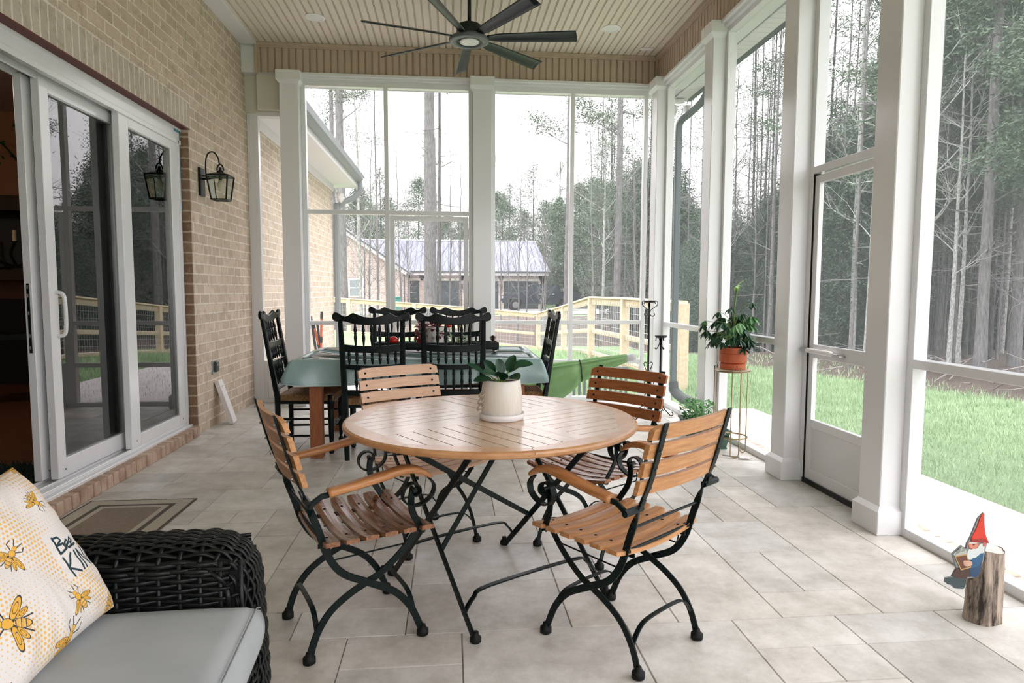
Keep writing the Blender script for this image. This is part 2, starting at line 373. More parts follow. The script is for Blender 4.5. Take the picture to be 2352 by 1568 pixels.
# ---- beadboard sheets: real grooves
def bead(name, m, u0, u1, v0, v1, P3, pitch=.0715):
    # cross-section along u, extruded along v; P3(u, v, depth)
    mb = MB(); prof = []; u = u0
    while u < u1:
        for du, dp in ((0, 0), (.0505, 0), (.0515, .014), (.0555, .014), (.0565, .002), (.0605, .002), (.0615, .014), (.0655, .014), (.0665, 0)):
            if u+du <= u1: prof.append((u+du, dp))
        u += pitch
    prof.append((u1, 0)); vs = []
    for (a, d) in prof: vs += [P3(a, v0, d), P3(a, v1, d)]
    mb.add(vs, [(2*i, 2*i+2, 2*i+3, 2*i+1) for i in range(len(prof)-1)])
    return struct(mb.build(name, m))
bead('ceiling', 'bead', XL, 2.32, YN, YS+.04, lambda u, v, d: (u, v, ZC+d))
def capbox(name, *b): 
    mb = MB(); mb.box(*b); return struct(mb.build(name, 'white'))
o = MB().box(XL-.4, YN-.2, ZC+.03, 2.9, YS+.5, ZC+.06).build('porch_roof_deck', 'offwhite'); struct(o)
bead('trim_1', 'fascia', -2.02, 2.285, ZF, ZC-.03, lambda u, v, d: (u, YS-.02+d, v))
bead('trim_2', 'fascia', YN, YS-.02, ZF-.03, ZC-.03, lambda u, v, d: (2.285+d, YS-.02-u+YN, v))
# J-mouldings around the fascias
mb = MB(); mb.bbox(-2.02, YS-.05, ZC-.035, 2.285, YS-.02, ZC-.001); mb.bbox(-2.02, YS-.036, ZC-.05, 2.285, YS-.02, ZC-.03)
mb.bbox(-2.02, YS-.045, ZF-.02, -1.99, YS-.02, ZC-.03); mb.bbox(2.26, YS-.045, ZF, 2.285, YS-.02, ZC-.03); struct(mb.build('trim_3', 'fascia'))
mb = MB(); mb.bbox(2.255, YN, ZC-.035, 2.285, YS-.03, ZC-.001); mb.bbox(2.269, YN, ZC-.05, 2.285, YS-.03, ZC-.03); struct(mb.build('trim_4', 'fascia'))
# beams: soffit board + stepped white trim under the fascias
mb = MB(); mb.box(XL+.002, YS-.02+.016, ZF, 2.60, YS+.34, ZC+.01); struct(mb.build('beam_back', 'white'))
mb = MB(); mb.box(2.285+.016, YN, ZF-.03, 2.60, YS-.01, ZC+.01); struct(mb.build('beam_right', 'white'))
mb = MB(); mb.bbox(-1.57, YS-.06, ZF-.03, 2.24, YS+.02, ZF, .002); mb.bbox(-1.57, YS-.03, ZF-.055, 2.28, YS+.1, ZF-.028, .002); mb.bbox(-1.57, YS+.0, ZF-.07, 2.28, YS+.1, ZF-.05, .002)
struct(mb.build('trim_5', 'white_gloss'))
mb = MB(); mb.bbox(2.24, YN, ZF-.06, 2.32, YS-.06, ZF-.03, .002); mb.bbox(2.27, YN, ZF-.09, 2.42, YS, ZF-.055, .002)
struct(mb.build('trim_6', 'white_gloss'))
# flat frieze board along the brick wall and its corner leg
mb = MB(); mb.bbox(XL+.001, YN, ZC-.028, -1.995, YS-.03, ZC-.002); struct(mb.build('trim_7', 'white'))
mb = MB(); mb.bbox(XL+.001, 7.44, 3.13, -2.10, 7.50, ZC-.03); struct(mb.build('trim_8', 'white'))
mb = MB(); mb.bbox(-2.03, 7.30, 3.15, -1.70, 7.36, ZF, .002); mb.box(XL, 7.36, 3.13, -1.70, 7.60, ZF); struct(mb.build('trim_9', 'offwhite'))

# ---- columns
def column(n, x, y, w=.18, base=True, cap=True, top=ZF-.05, lip=.022):
    r = sroot('trim_%d' % n, (x+w/2, y+w/2, 0)); h = w/2
    mb = MB(); mb.bbox(-h, -h, 0, h, h, top, .004); mb.build('column_shaft', 'white_gloss', r)
    if base:
        mb = MB(); q = h+lip; mb.bbox(-q, -q, 0, q, q, .125, .003)
        for a, b in ((q-.003, .125),): mb.add([(-a, -a, b-.003), (a, -a, b-.003), (a, a, b-.003), (-a, a, b-.003), (-h, -h, b+.022), (h, -h, b+.022), (h, h, b+.022), (-h, h, b+.022)], [(0, 1, 5, 4), (1, 2, 6, 5), (2, 3, 7, 6), (3, 0, 4, 7)])
        mb.build('column_base', 'white_gloss', r)
    if cap:
        mb = MB(); q = h+.03; mb.bbox(-q, -q, top-.05, q, q, top+.045, .003)
        mb.add([(-h, -h, top-.085), (h, -h, top-.085), (h, h, top-.085), (-h, h, top-.085), (-q, -q, top-.05), (q, -q, top-.05), (q, q, top-.05), (-q, q, top-.05)], [(0, 1, 5, 4), (1, 2, 6, 5), (2, 3, 7, 6), (3, 0, 4, 7)])
        mb.build('column_cap', 'white_gloss', r)
column(11, -1.76, YC, .19); column(12, .247, YC, .20); column(13, XC+.01, 6.955, .185)
for k, y in enumerate((5.44, 4.07, 3.09, 1.1)): column(14+k, XC, y, .175, top=ZF-.075)

# ---- screen walls.  frame members 45 mm wide, 75 mm deep
FW, FD = .045, .075
def panel_back(n, x0, x1, z0, z1, vert=(), horiz=(), screens=True, skip=None):
    r = sroot('window_%d' % n); mb = MB(); y0, y1 = YS, YS+FD
    mb.bbox(x0, y0, z0, x0+FW, y1, z1, .002); mb.bbox(x1-FW, y0, z0, x1, y1, z1, .002)
    mb.bbox(x0+FW, y0, z1-FW, x1-FW, y1, z1, .002); mb.bbox(x0+FW, y0, z0, x1-FW, y1, z0+FW, .002)
    for (x, a, b) in vert: mb.bbox(x, y0+.0015, a+FW, x+FW, y1-.0015, b-FW, .002)
    for (z, a, b) in horiz: mb.bbox(a, y0+.003, z, b, y1-.003, z+FW, .002)
    mb.build('frame', 'white_gloss', r)
    mb = MB(); yy = y1-.02
    cells = skip or [(x0+.01, x1-.01, z0+.01, z1-.01)]
    for (a, b, c, d) in cells: mb.add([(a, yy, c), (b, yy, c), (b, yy, d), (a, yy, d)], [(0, 1, 2, 3)])
    mb.build('insect_screen', 'screen', r)
    return r
ZT = ZF-.07
zr = .866; zt = 2.062
# bay A: left col .. centre col, with a screen door on its right half
panel_back(1, -1.57, .247, .0, ZT, vert=((-.706, 0, ZT),), horiz=((zr, -1.525, -.706), (zt, -1.525, .20), (.42, -1.525, -.706)), skip=[(-1.56, -.69, .01, ZT-.01), (-.69, .235, zt+.01, ZT-.01)])
panel_back(2, .447, 2.20, .0, ZT, vert=((1.324, 0, ZT),), horiz=((zr, .49, 2.16), (.42, .49, 2.16)))
# narrow bay beside the brick wall, solid kick panel with a pet flap
YS0 = YS; YS = 7.40
r = panel_back(3, -2.10, -1.74, .0, 3.15, horiz=((.42, -2.055, -1.785),), skip=[(-2.09, -1.75, .44, 3.14)])
mb = MB(); mb.bbox(-2.06, YS+.01, .04, -1.78, YS+.03, .425, .001); mb.build('kick_panel', 'white', r)
pd = MB()
for b in ((-2.01, YS-.015, .05, -1.98, YS+.01, .40), (-1.82, YS-.015, .05, -1.79, YS+.01, .40), (-1.98, YS-.015, .37, -1.82, YS+.01, .40), (-1.98, YS-.015, .05, -1.82, YS+.01, .085)): pd.bbox(*b)
f = pd.build('pet_door_frame', 'white', r)
MB().box(-1.98, YS-.004, .085, -1.82, YS+.002, .37).build('pet_door_flap', 'whitepl', f)
MB().box(-2.168, YS+.0, 0, -2.10, YS+.05, 3.15).build('side_filler', 'white', r)
YS = YS0
def screen_door(n, horizontal_axis, a0, a1, zb, ztop, plane, rails, kick, mat_screen):
    # stiles and rails of a framed screen door lying in a wall plane
    r = sroot('door_%d' % n); mb = MB(); sw = .05
    def bx(u0, z0, u1, z1, d0=.012, d1=.042, m=None):
        q = m or mb
        if horizontal_axis == 'x': q.bbox(u0, plane+d0, z0, u1, plane+d1, z1, .002)
        else: q.bbox(plane+d0, u0, z0, plane+d1, u1, z1, .002)
    bx(a0, zb, a0+sw, ztop); bx(a1-sw, zb, a1, ztop); bx(a0+sw, ztop-sw, a1-sw, ztop); bx(a0+sw, zb, a1-sw, zb+.075)
    for z, h in rails: bx(a0+sw, z, a1-sw, z+h)
    mb.build('door_frame', 'white_gloss', r)
    k = MB(); bx(a0+sw-.005, zb+.07, a1-sw+.005, kick, .022, .034, k); k.build('kick_panel', 'white', r)
    s = MB(); pl = plane+.03
    if horizontal_axis == 'x': s.add([(a0+.03, pl, kick), (a1-.03, pl, kick), (a1-.03, pl, ztop-.03), (a0+.03, pl, ztop-.03)], [(0, 1, 2, 3)])
    else: s.add([(pl, a0+.03, kick), (pl, a1-.03, kick), (pl, a1-.03, ztop-.03), (pl, a0+.03, ztop-.03)], [(0, 1, 2, 3)])
    s.build('insect_screen', mat_screen, r)
    return r
d2 = screen_door(2, 'x', -.655, .195, .03, zt-.012, YS+.0, ((zr, .05), (.42, .05)), .43, 'screen')
MB().tube(cr([(.15, YS+.0, 1.02), (.15, YS-.035, 1.01), (.15, YS-.035, .91), (.15, YS+.0, .90)]), .007).build('pull_handle', 'black', d2)
# right-hand wall bays (plane x = XS)
def panel_right(n, y0, y1, z1, horiz=(), full=True, vert=(), cells=None):
    r = sroot('window_%d' % n); mb = MB(); x0, x1 = XS, XS+FD; z0 = 0
    mb.bbox(x0, y0, z0, x1, y0+FW, z1, .002); mb.bbox(x0, y1-FW, z0, x1, y1, z1, .002)
    mb.bbox(x0, y0+FW, z1-FW, x1, y1-FW, z1, .002)
    if full: mb.bbox(x0, y0+FW, 0, x1, y1-FW, FW, .002)
    for z in horiz: mb.bbox(x0, y0+FW, z, x1, y1-FW, z+FW, .002)
    mb.build('frame', 'white_gloss', r)
    s = MB(); pl = x1-.02
    for (a, b, c, d) in (cells or [(y0+.01, y1-.01, .01, z1-.01)]): s.add([(pl, a, c), (pl, b, c), (pl, b, d), (pl, a, d)], [(0, 1, 2, 3)])
    s.build('insect_screen', 'screen2', r)
    return r
ZR_ = ZF-.085
panel_right(4, 5.615, 6.955, ZR_, horiz=(zr,)); panel_right(5, 4.245, 5.44, ZR_, horiz=(zr,))
panel_right(6, 3.265, 4.07, ZR_, horiz=(1.99,), full=False, cells=[(3.28, 4.06, 2.0, ZR_-.01)])
panel_right(7, 1.275, 3.09, ZR_, horiz=(zr,)); panel_right(8, -2.2, 1.1, ZR_, horiz=(zr,))
d3 = screen_door(3, 'y', 3.315, 4.02, .03, 1.978, XS+.0, ((.825, .085), (.37, .055)), .40, 'screen2')
# closer tube on the middle rail
MB().lathe([(0, 0), (.016, .002), (.016, .26), (.008, .27), (.008, .28)], (XS-.02, 3.985, .872), 14, (0, -1, 0)).build('closer_cylinder', 'whitepl', d3)
mb = MB(); mb.tube([(XS-.02, 3.70, .872), (XS-.02, 3.655, .872)], .004); mb.bbox(XS-.032, 3.62, .858, XS+.012, 3.70, .866); mb.bbox(XS-.03, 3.99, .862, XS+.0, 4.055, .885); mb.build('closer_bracket', 'steel', d3)
MB().box(XS+.0, 3.31, .0, XS+.05, 4.03, .032).build('door_sweep', 'black', d3)
MB().box(XS+.004, 4.0195, .03, XS+.05, 4.0245, 1.99).build('hinge_gap_shade', 'dark', d3)  # black strip standing in for the shade inside the hinge gap
# bottom sill boards outside the frame + brick ledge
mb = MB(); mb.box(XS+.09, YN, -.12, XS+.24, YS+.3, -.045); struct(mb.build('ledge_right', 'mortar'))
mb = MB(); y = YN
while y < YS+.2: mb.bbox(XS+.085, y, -.05, XS+.235, y+.066, -.012, .004); y += .08
struct(mb.build('ledge_bricks', nm('sandy_ledge_brick', (.45, .36, .28), (.60, .52, .43), .85, scale=9)))

# ================================================================ BRICK WALL with the sliding door opening
DY0, DY1, DZ0, DZ1 = .55, 5.79, .0, 2.585
mb = MB()
mb.box(XL-.25, DY1+.0, -.3, XL, 7.50, 4.1)
mb.box(XL-.25, YN, -.3, XL, DY0, 4.1)
mb.box(XL-.25, DY0, DZ1+.222, XL, DY1, 4.1)
struct(mb.build('wall_left', 'brick'))
mb = MB(); mb.box(XL-.25, YN-.25, -.3, -.7, YN, 4.1); mb.box(-.7, YN-.25, -.3, 2.45, YN, .9); mb.box(-.7, YN-.25, 3.1, 2.45, YN, 4.1); struct(mb.build('wall_near_light_block', M['near_light_block']))  # unseen wall with openings, added to hold back light from behind the camera
mb = MB(); mb.box(XL-.25, DY0, DZ1, XL+.002, DY1+.03, DZ1+.222); struct(mb.build('wall_left_soldier_course', 'brick_soldier'))
mb = MB(); mb.box(XL-.24, DY1-.012, 0, XL-.002, DY1, DZ1-.04); struct(mb.build('wall_left_reveal', 'brick_reveal'))
mb = MB(); mb.box(XL-.22, DY0, DZ1-.012, XL+.004, DY1+.02, DZ1); mb.box(XL-.09, DY0, DZ1-.05, XL-.075, DY1, DZ1-.01); struct(mb.build('lintel', 'redsteel'))
r = sroot('door_sill_ledge'); mb = MB(); mb.box(XL-.16, DY0, -.01, XL+.02, DY1-.014, .073); mb.build('mortar_bed', 'mortar', r)
mb = MB(); y = DY0; R_ = random.Random(2)
while y < DY1-.08:
    q = R_.uniform(-.003, .003); mb.bbox(XL-.16, y, 0, XL+.033+q, y+.064, .082+q*.5, .005); y += .0765
mb.build('sill_bricks', 'brick_sill', r)
# sliding door: outer frame, three panels stacked toward the far end
r = sroot('door_1'); X0 = -2.235
mb = MB()
mb.bbox(X0-.22, DY0, 2.47, X0, 5.765, 2.565); mb.bbox(X0-.03, DY0, 2.44, X0+.012, 5.765, 2.475)
mb.bbox(X0-.22, 5.715, .085, X0, 5.765, 2.47); mb.bbox(X0-.03, 5.70, .085, X0+.012, 5.725, 2.47)
mb.bbox(X0-.22, DY0, .06, X0+.03, 5.765, .1); mb.bbox(X0-.02, DY0, .1, X0, 5.72, .125)
mb.bbox(X0-.10, DY0, .1, X0-.085, 5.72, .118); mb.bbox(X0-.19, DY0, .1, X0-.175, 5.72, .118)
mb.bbox(X0-.10, DY0, 2.43, X0-.085, 5.72, 2.47); mb.bbox(X0-.19, DY0, 2.43, X0-.175, 5.72, 2.47)
mb.build('door_casing', 'white_gloss', r)
tp = MB(); tp.box(X0-.001, 5.66, 2.535, X0+.003, 5.767, 2.568); tp.box(X0-.03, 5.7655, 1.9, X0+.002, 5.769, 2.56); tp.build('masking_tape', 'blue_tape', r)
def slider(x, y0, y1, zb, name='sliding_panel', sw=(.09, .09), lock=False):
    mb = MB(); t = .045; z0, z1 = .125, 2.45; gb, gt = zb, 2.375
    mb.bbox(x-t, y0, z0, x, y0+sw[0], z1); mb.bbox(x-t, y1-sw[1], z0, x, y1, z1)
    mb.bbox(x-t, y0+sw[0], z0, x, y1-sw[1], gb); mb.bbox(x-t, y0+sw[0], gt, x, y1-sw[1], z1)
    p = mb.build(name, 'white_gloss', r)
    g = MB(); g.box(x-.028, y0+sw[0]-.01, gb-.01, x-.020, y1-sw[1]+.01, gt+.01); g.build('glass_pane', 'doorglass', p)
    k = MB()
    for a, b, c, d in ((y0+sw[0], gb, y1-sw[1], gb+.006), (y0+sw[0], gt-.006, y1-sw[1], gt), (y0+sw[0], gb, y0+sw[0]+.006, gt), (y1-sw[1]-.006, gb, y1-sw[1], gt)): k.box(x-.02, a, b, x-.006, c, d)
    k.build('glazing_bead', 'alu', p)
    s = MB(); 
    for yy in (y0+.05, y1-.1): s.lathe([(0, 0), (.006, .001)], (x+.0005, yy+.02, .17), 8, (1, 0, 0))
    s.build('screw_cover', 'dark', p)
    return p
slider(X0, 4.755, 5.712, .21, 'fixed_panel', (.135, .135))
p2 = slider(X0-.075, 4.02, 4.96, .235, sw=(.085, .135))
p3 = slider(X0-.15, 3.99, 4.94, .235, sw=(.085, .1))
hd = MB(); hd.tube(cr([(X0-.075, 4.085, 1.23), (X0-.04, 4.085, 1.22), (X0-.028, 4.085, 1.17), (X0-.028, 4.085, 1.03), (X0-.04, 4.085, .98), (X0-.075, 4.085, .97)]), .011, 10); hd.build('pull_handle', 'white_gloss', p2, smooth=True)
lk = MB(); lk.box(X0-.178, 3.984, .88, X0-.165, 3.991, 1.28); lk.build('lock_strip', 'black', p3)
lk = MB(); 
for z in (.9, .97, 1.1, 1.2, 1.25): lk.box(X0-.175, 3.982, z, X0-.168, 3.985, z+.02)
lk.build('lock_slots', 'alu', p3)
# far and head reveal filler behind the frame
mb = MB(); mb.box(XL-.25, DY0, DZ1-.03, XL-.06, DY1, DZ1); struct(mb.build('door_head_packing', 'white'))

# ---- what shows of the room behind the open slider
mb = MB(); mb.box(-8, -1, -.05, -2.46, 9.5, 0.055); struct(mb.build('floor_room', nm('stained_floorboards', (.085, .032, .014), (.15, .062, .028), .35, scale=3, stretch=(1, 12, 1))))
mb = MB(); mb.box(-8.1, -1, 0, -8, 9.5, 3.6); mb.box(-8, 9.5, 0, -2.46, 9.6, 3.6); mb.box(-8, -1.1, 0, -2.46, -1, 3.6)
mb.box(-2.46, -1.1, 0, -2.43, DY0-.01, 3.6); mb.box(-2.46, DY1, 0, -2.43, 9.6, 3.6); mb.box(-2.46, DY0-.01, 2.62, -2.43, DY1, 3.6)
struct(mb.build('wall_room', mat('warm_tan_wall', (.40, .20, .115), .8)))
mb = MB(); mb.box(-8, -1, 3.6, -2.43, 9.6, 3.7); struct(mb.build('ceiling_room', mat('room_ceiling', (.5, .45, .4), .8)))
lp = bpy.data.lights.new('room_fill_light', 'POINT'); lp.energy = 16; lp.color = (1, .78, .58); lp.shadow_soft_size = .2  # lamp added to brighten the dim room; no such fitting is seen
t = thing('added_room_lamp', 'unseen lamp added inside the room to brighten it, out of sight from the porch', 'lamp', (-5.0, 5.2, 3.6)); lo = bpy.data.objects.new('added_fill_light', lp); col.objects.link(lo); lo.parent = t; lo.location = (0, 0, -.62)
MB().tube([(0, 0, 0), (0, 0, -.4)], .01, 6).build('cord', 'black', t); MB().lathe([(.04, -.40), (.2, -.58), (.19, -.58), (.035, -.41)], (0, 0, 0), 20).build('fill_lamp_shade', 'offwhite', t)
t = thing('fireplace', 'dark fireplace with two heavy black shelves behind the open sliding door', 'fireplace', (-6.0, 8.7, .055))
MB().box(-1.5, 0, 0, 1.2, .7, 1.06).build('surround', M['dark'], t); MB().box(-1.6, -.12, 1.30, 1.3, .7, 1.42).build('mantel', nm('dark_stained_beam', (.018, .010, .007), (.04, .022, .015), .5, scale=5), t)
MB().box(-1.6, -.10, 2.15, 1.3, .7, 2.33).build('upper_shelf', bpy.data.materials['dark_stained_beam'], t)
MB().box(-1.5, .25, 1.42, 1.2, .7, 2.15).build('niche_back', mat('dark_teal_wall', (.03, .035, .035), .7), t)
t = thing('candelabra', 'twisted black branch candle holder with three cream candles on the mantel', 'candle holder', (-5.35, 8.66, 1.475))
b = MB(); b.tube(cr([(-.28, 0, .30), (-.2, 0, .12), (0, .02, .05), (.18, 0, .14), (.27, 0, .32)]), .02, 6); b.tube(cr([(0, .02, .05), (-.05, 0, .2), (.0, 0, .34)]), .018, 6); b.tube(cr([(-.25, .03, 0.02), (0, .02, .05), (.26, -.02, .02)]), .018, 6)
b.build('branch_stand', 'black', t)
for x, z in ((-.28, .30), (0, .34), (.27, .32)):
    MB().lathe([(.02, 0), (.035, .01), (.035, .02)], (x, 0, z), 10).build('candle_cup', 'black', t)
    MB().lathe([(.022, 0), (.022, .13), (0, .135)], (x, 0, z+.02), 10).build('candle', mat('cream_wax', (.7, .6, .42), .5), t)
t = thing('side_chair', 'dark wooden chair in shadow inside the room', 'chair', (-4.7, 7.1, .055), .4)
b = MB(); b.bbox(-.25, -.25, .68, .5, .25, .74); b.build('seat', 'blackwood', t)
for x in (-.22, .44):
    for y in (-.2, .2): MB().bbox(x, y, 0, x+.05, y+.05, .69).build('leg', 'blackwood', t)
rg = MB(); R_ = random.Random(3)
rg.box(-3.45, 3.0, .055, -2.55, 4.6, .075)
for i in range(5000):
    x = R_.uniform(-3.45, -2.55); y = R_.uniform(3.0, 4.6); a = R_.uniform(0, 6.28); h = R_.uniform(.02, .05)
    rg.add([(x, y, .07), (x+.008, y, .07), (x+math.cos(a)*.02, y+math.sin(a)*.02, .07+h)], [(0, 1, 2)])
tag(rg.build('shag_rug', nm('dark_green_shag', (.008, .022, .018), (.02, .045, .035), .9, scale=20)), 'dark green shaggy rug just inside the open sliding door', 'rug')
t = thing('leafy_twig', 'dark leafy twig hanging against the tan wall inside the room', 'branch', (-6.3, 8.6, 3.1))
b = MB(); b.tube(cr([(1.2, 0, -.5), (.9, 0, -.1), (.5, 0, .05), (.2, 0, .12)]), .012, 5)
for i in range(26):
    q = Vector((R_.uniform(.2, 1.1), R_.uniform(-.1, .1), R_.uniform(-.35, .2))); b.leafq(q, (R_.uniform(-1, 1), R_.uniform(-.5, .5), R_.uniform(-1, 1)), (0, 1, 0), .07, .03)
b.build('twig', M['leaf'], t)
# ================================================================ FITTINGS
# wall lantern
t = thing('wall_lantern', 'black glass lantern with hooked arm on the tan brick wall', 'lamp', (XL, 6.02, 0))
b = MB(); b.bbox(0, -.055, 2.06, .022, .055, 2.30, .004); b.build('back_plate', 'black', t)
b = MB(); b.tube(cr([(.05, 0, 2.20), (.05, 0, 2.36), (.075, 0, 2.43), (.12, 0, 2.44), (.155, 0, 2.39), (.165, 0, 2.335)], 8), .0065, 8); b.tube([(.02, 0, 2.235), (.135, 0, 2.235)], .006, 8); b.tube([(.02, 0, 2.21), (.06, 0, 2.21)], .008, 8); b.build('arm', 'black', t)
b = MB(); b.tube([(.17+.028*math.sin(a), 0, 2.285+.052*math.cos(a)) for a in [i*PI/8-PI/2 for i in range(9)]], .0065, 6); b.lathe([(.03, 2.255), (.03, 2.275), (.012, 2.29), (.012, 2.31)], (.17, 0, 0), 12); b.build('finial_ring', 'black', t)
ht, hb = .088, .062; zt_, zb_ = 2.235, 2.03; cx = .17
def corner(z, i, j, sc=1):
    k = hb+(ht-hb)*(z-zb_)/(zt_-zb_); return (cx+i*k*sc, j*k*sc, z)
b = MB()
for i in (-1, 1):
    for j in (-1, 1): b.bar([corner(zb_, i, j), corner(zt_, i, j)], .012, .012, (0, 1, 0))
for z in (zb_, zt_):
    for (a, c) in (((-1, -1), (1, -1)), ((1, -1), (1, 1)), ((1, 1), (-1, 1)), ((-1, 1), (-1, -1))): b.bar([corner(z, *a), corner(z, *c)], .013, .013, (0, 0, 1))
b.build('cage', 'black', t)
b = MB(); k = ht+.008; b.add([(cx-k, -k, 2.235), (cx+k, -k, 2.235), (cx+k, k, 2.235), (cx-k, k, 2.235), (cx-.03, -.03, 2.265), (cx+.03, -.03, 2.265), (cx+.03, .03, 2.265), (cx-.03, .03, 2.265)], [(0, 3, 2, 1), (4, 5, 6, 7), (0, 1, 5, 4), (1, 2, 6, 5), (2, 3, 7, 6), (3, 0, 4, 7)]); b.build('roof_cap', 'black', t)
b = MB()
for (a, c) in (((-1, -1), (1, -1)), ((1, -1), (1, 1)), ((1, 1), (-1, 1)), ((-1, 1), (-1, -1))): b.add([corner(zb_, *a, .97), corner(zb_, *c, .97), corner(zt_, *c, .97), corner(zt_, *a, .97)], [(0, 1, 2, 3)])
b.build('glass', 'lampglass', t)
b = MB(); b.lathe([(.014, 2.235), (.014, 2.20)], (cx, 0, 0), 10); b.build('socket', 'black', t)
b = MB(); b.lathe([(.012, 2.20), (.03, 2.165), (.03, 2.14), (0, 2.11)], (cx, 0, 0), 12); b.build('bulb', mat('clear_bulb', (.75, .68, .5), .15), t, smooth=True)
# outlet with weather cover
t = thing('outdoor_outlet', 'small grey outlet cover low on the brick wall', 'outlet', (XL, 6.19, .54))
MB().bbox(0, -.055, -.065, .012, .055, .065).build('mounting_plate', 'alu', t); MB().bbox(.012, -.03, -.045, .038, .05, .05, .006).build('flip_cover', mat('dark_grey_cover', (.05, .06, .06), .4), t)
MB().lathe([(.0, 0), (.014, .001)], (.0385, .0, .02), 12, (1, 0, 0)).build('latch', 'steel', t)
# white box leaning on the brick
o = MB().bbox(-.02, -.075, 0, .02, .075, .42, .002).build('leaning_box', mat('white_cardboard', (.80, .77, .76), .6)); o.rotation_euler = (.0, math.radians(-17), .12); o.location = (-2.035, 6.27, .006)
tag(o, 'slim white box leaning against the brick wall below the outlet', 'box')
k = MB(); k.box(.0202, -.03, .355, .0206, .0, .361); k.box(.0202, .012, .352, .0206, .028, .358); k.box(.0202, -.034, .343, .0206, -.012, .346); k.build('printed_marks', 'grille', o)
# doormat
t = MB(); mats = [nm('brown_doormat_weave', (.20, .155, .115), (.25, .195, .15), .9, scale=90), mat('dark_mat_band', (.085, .073, .055), .9), nm('pale_mat_weave', (.30, .27, .21), (.50, .45, .37), .9, scale=300, detail=1, lo=.40, hi=.52)]
rings = [(0, 1), (.012, 2), (.085, 1), (.112, 2), (.142, 0)]; x0, x1, y0, y1 = -2.11, -1.51, 3.02, 3.97
for i, (d, m) in enumerate(rings):
    t.m = m; z = .007
    a = (x0+d, y0+d, x1-d, y1-d)
    if i+1 < len(rings):
        e_ = rings[i+1][0]; b_ = (x0+e_, y0+e_, x1-e_, y1-e_)
        t.add([(a[0], a[1], z), (a[2], a[1], z), (a[2], a[3], z), (a[0], a[3], z), (b_[0], b_[1], z), (b_[2], b_[1], z), (b_[2], b_[3], z), (b_[0], b_[3], z)], [(0, 1, 5, 4), (1, 2, 6, 5), (2, 3, 7, 6), (3, 0, 4, 7)])
    else: t.add([(a[0], a[1], z), (a[2], a[1], z), (a[2], a[3], z), (a[0], a[3], z)], [(0, 1, 2, 3)])
t.m = 1; t.add([(x0, y0, 0), (x1, y0, 0), (x1, y1, 0), (x0, y1, 0), (x0, y0, .007), (x1, y0, .007), (x1, y1, .007), (x0, y1, .007)], [(0, 1, 5, 4), (1, 2, 6, 5), (2, 3, 7, 6), (3, 0, 4, 7), (0, 3, 2, 1)])
o = t.build('doormat', mats); o.location.z = .001; tag(o, 'brown doormat with pale woven borders beside the brick door sill', 'doormat')
# recessed ceiling lights + sensor
for k, (x, y, lab) in enumerate(((-1.265, 6.54, 'round white recessed ceiling light on the brick wall side of the fan'), (1.585, 6.52, 'round white recessed ceiling light to the right of the fan'))):
    t = thing('recessed_light', lab, 'light', (x, y, ZC), 0, 'recessed lights in the beadboard ceiling')
    MB().lathe([(.095, .0), (.095, -.006), (.072, -.010), (.066, -.003)], (0, 0, 0), 32, cap=False).build('trim_ring', 'whitepl', t, smooth=False)
    MB().lathe([(.070, -.006), (0, -.006)], (0, 0, 0), 32).build('lens', 'led', t, smooth=False)
o = MB().bbox(-.07, -.03, -.012, .07, .03, 0, .003).build('ceiling_sensor', 'whitepl'); o.location = (2.085, 7.0, ZC); tag(o, 'small white rectangular plate on the ceiling in the far right corner', 'sensor')
# ceiling fan
FZ = 3.38; t = thing('ceiling_fan', 'large black seven-blade ceiling fan with a round light', 'ceiling fan', (.168, 5.76, FZ))
MB().lathe([(.016, .12), (.016, .435)], (0, 0, 0), 14).build('downrod', 'fanblack', t, smooth=True)
MB().lathe([(.0, .43), (.065, .43), (.06, .40), (.03, .385), (0, .385)], (0, 0, 0), 24).build('ceiling_canopy', 'fanblack', t, smooth=True)
MB().lathe([(.0, .145), (.03, .145), (.045, .13), (.045, .118), (.10, .112), (.11, .10), (.11, -.005), (.105, -.01), (0, -.01)], (0, 0, 0), 40).build('motor_housing', 'fanblack', t, smooth=True)
MB().lathe([(.10, .03), (.155, .012), (.172, -.004), (.170, -.02), (.155, -.028), (.115, -.030), (.112, -.022), (.085, -.020)], (0, 0, 0), 48, cap=False).build('light_ring', mat('charcoal_ring', (.10, .12, .12), .35), t, smooth=True)
MB().lathe([(.112, -.023), (.085, -.021), (.08, -.012)], (0, 0, 0), 40, cap=False).build('inner_ring', 'black', t, smooth=True)
MB().lathe([(.086, -.018), (.083, -.028), (.06, -.032), (0, -.033)], (0, 0, 0), 40).build('light_lens', 'led', t, smooth=True)
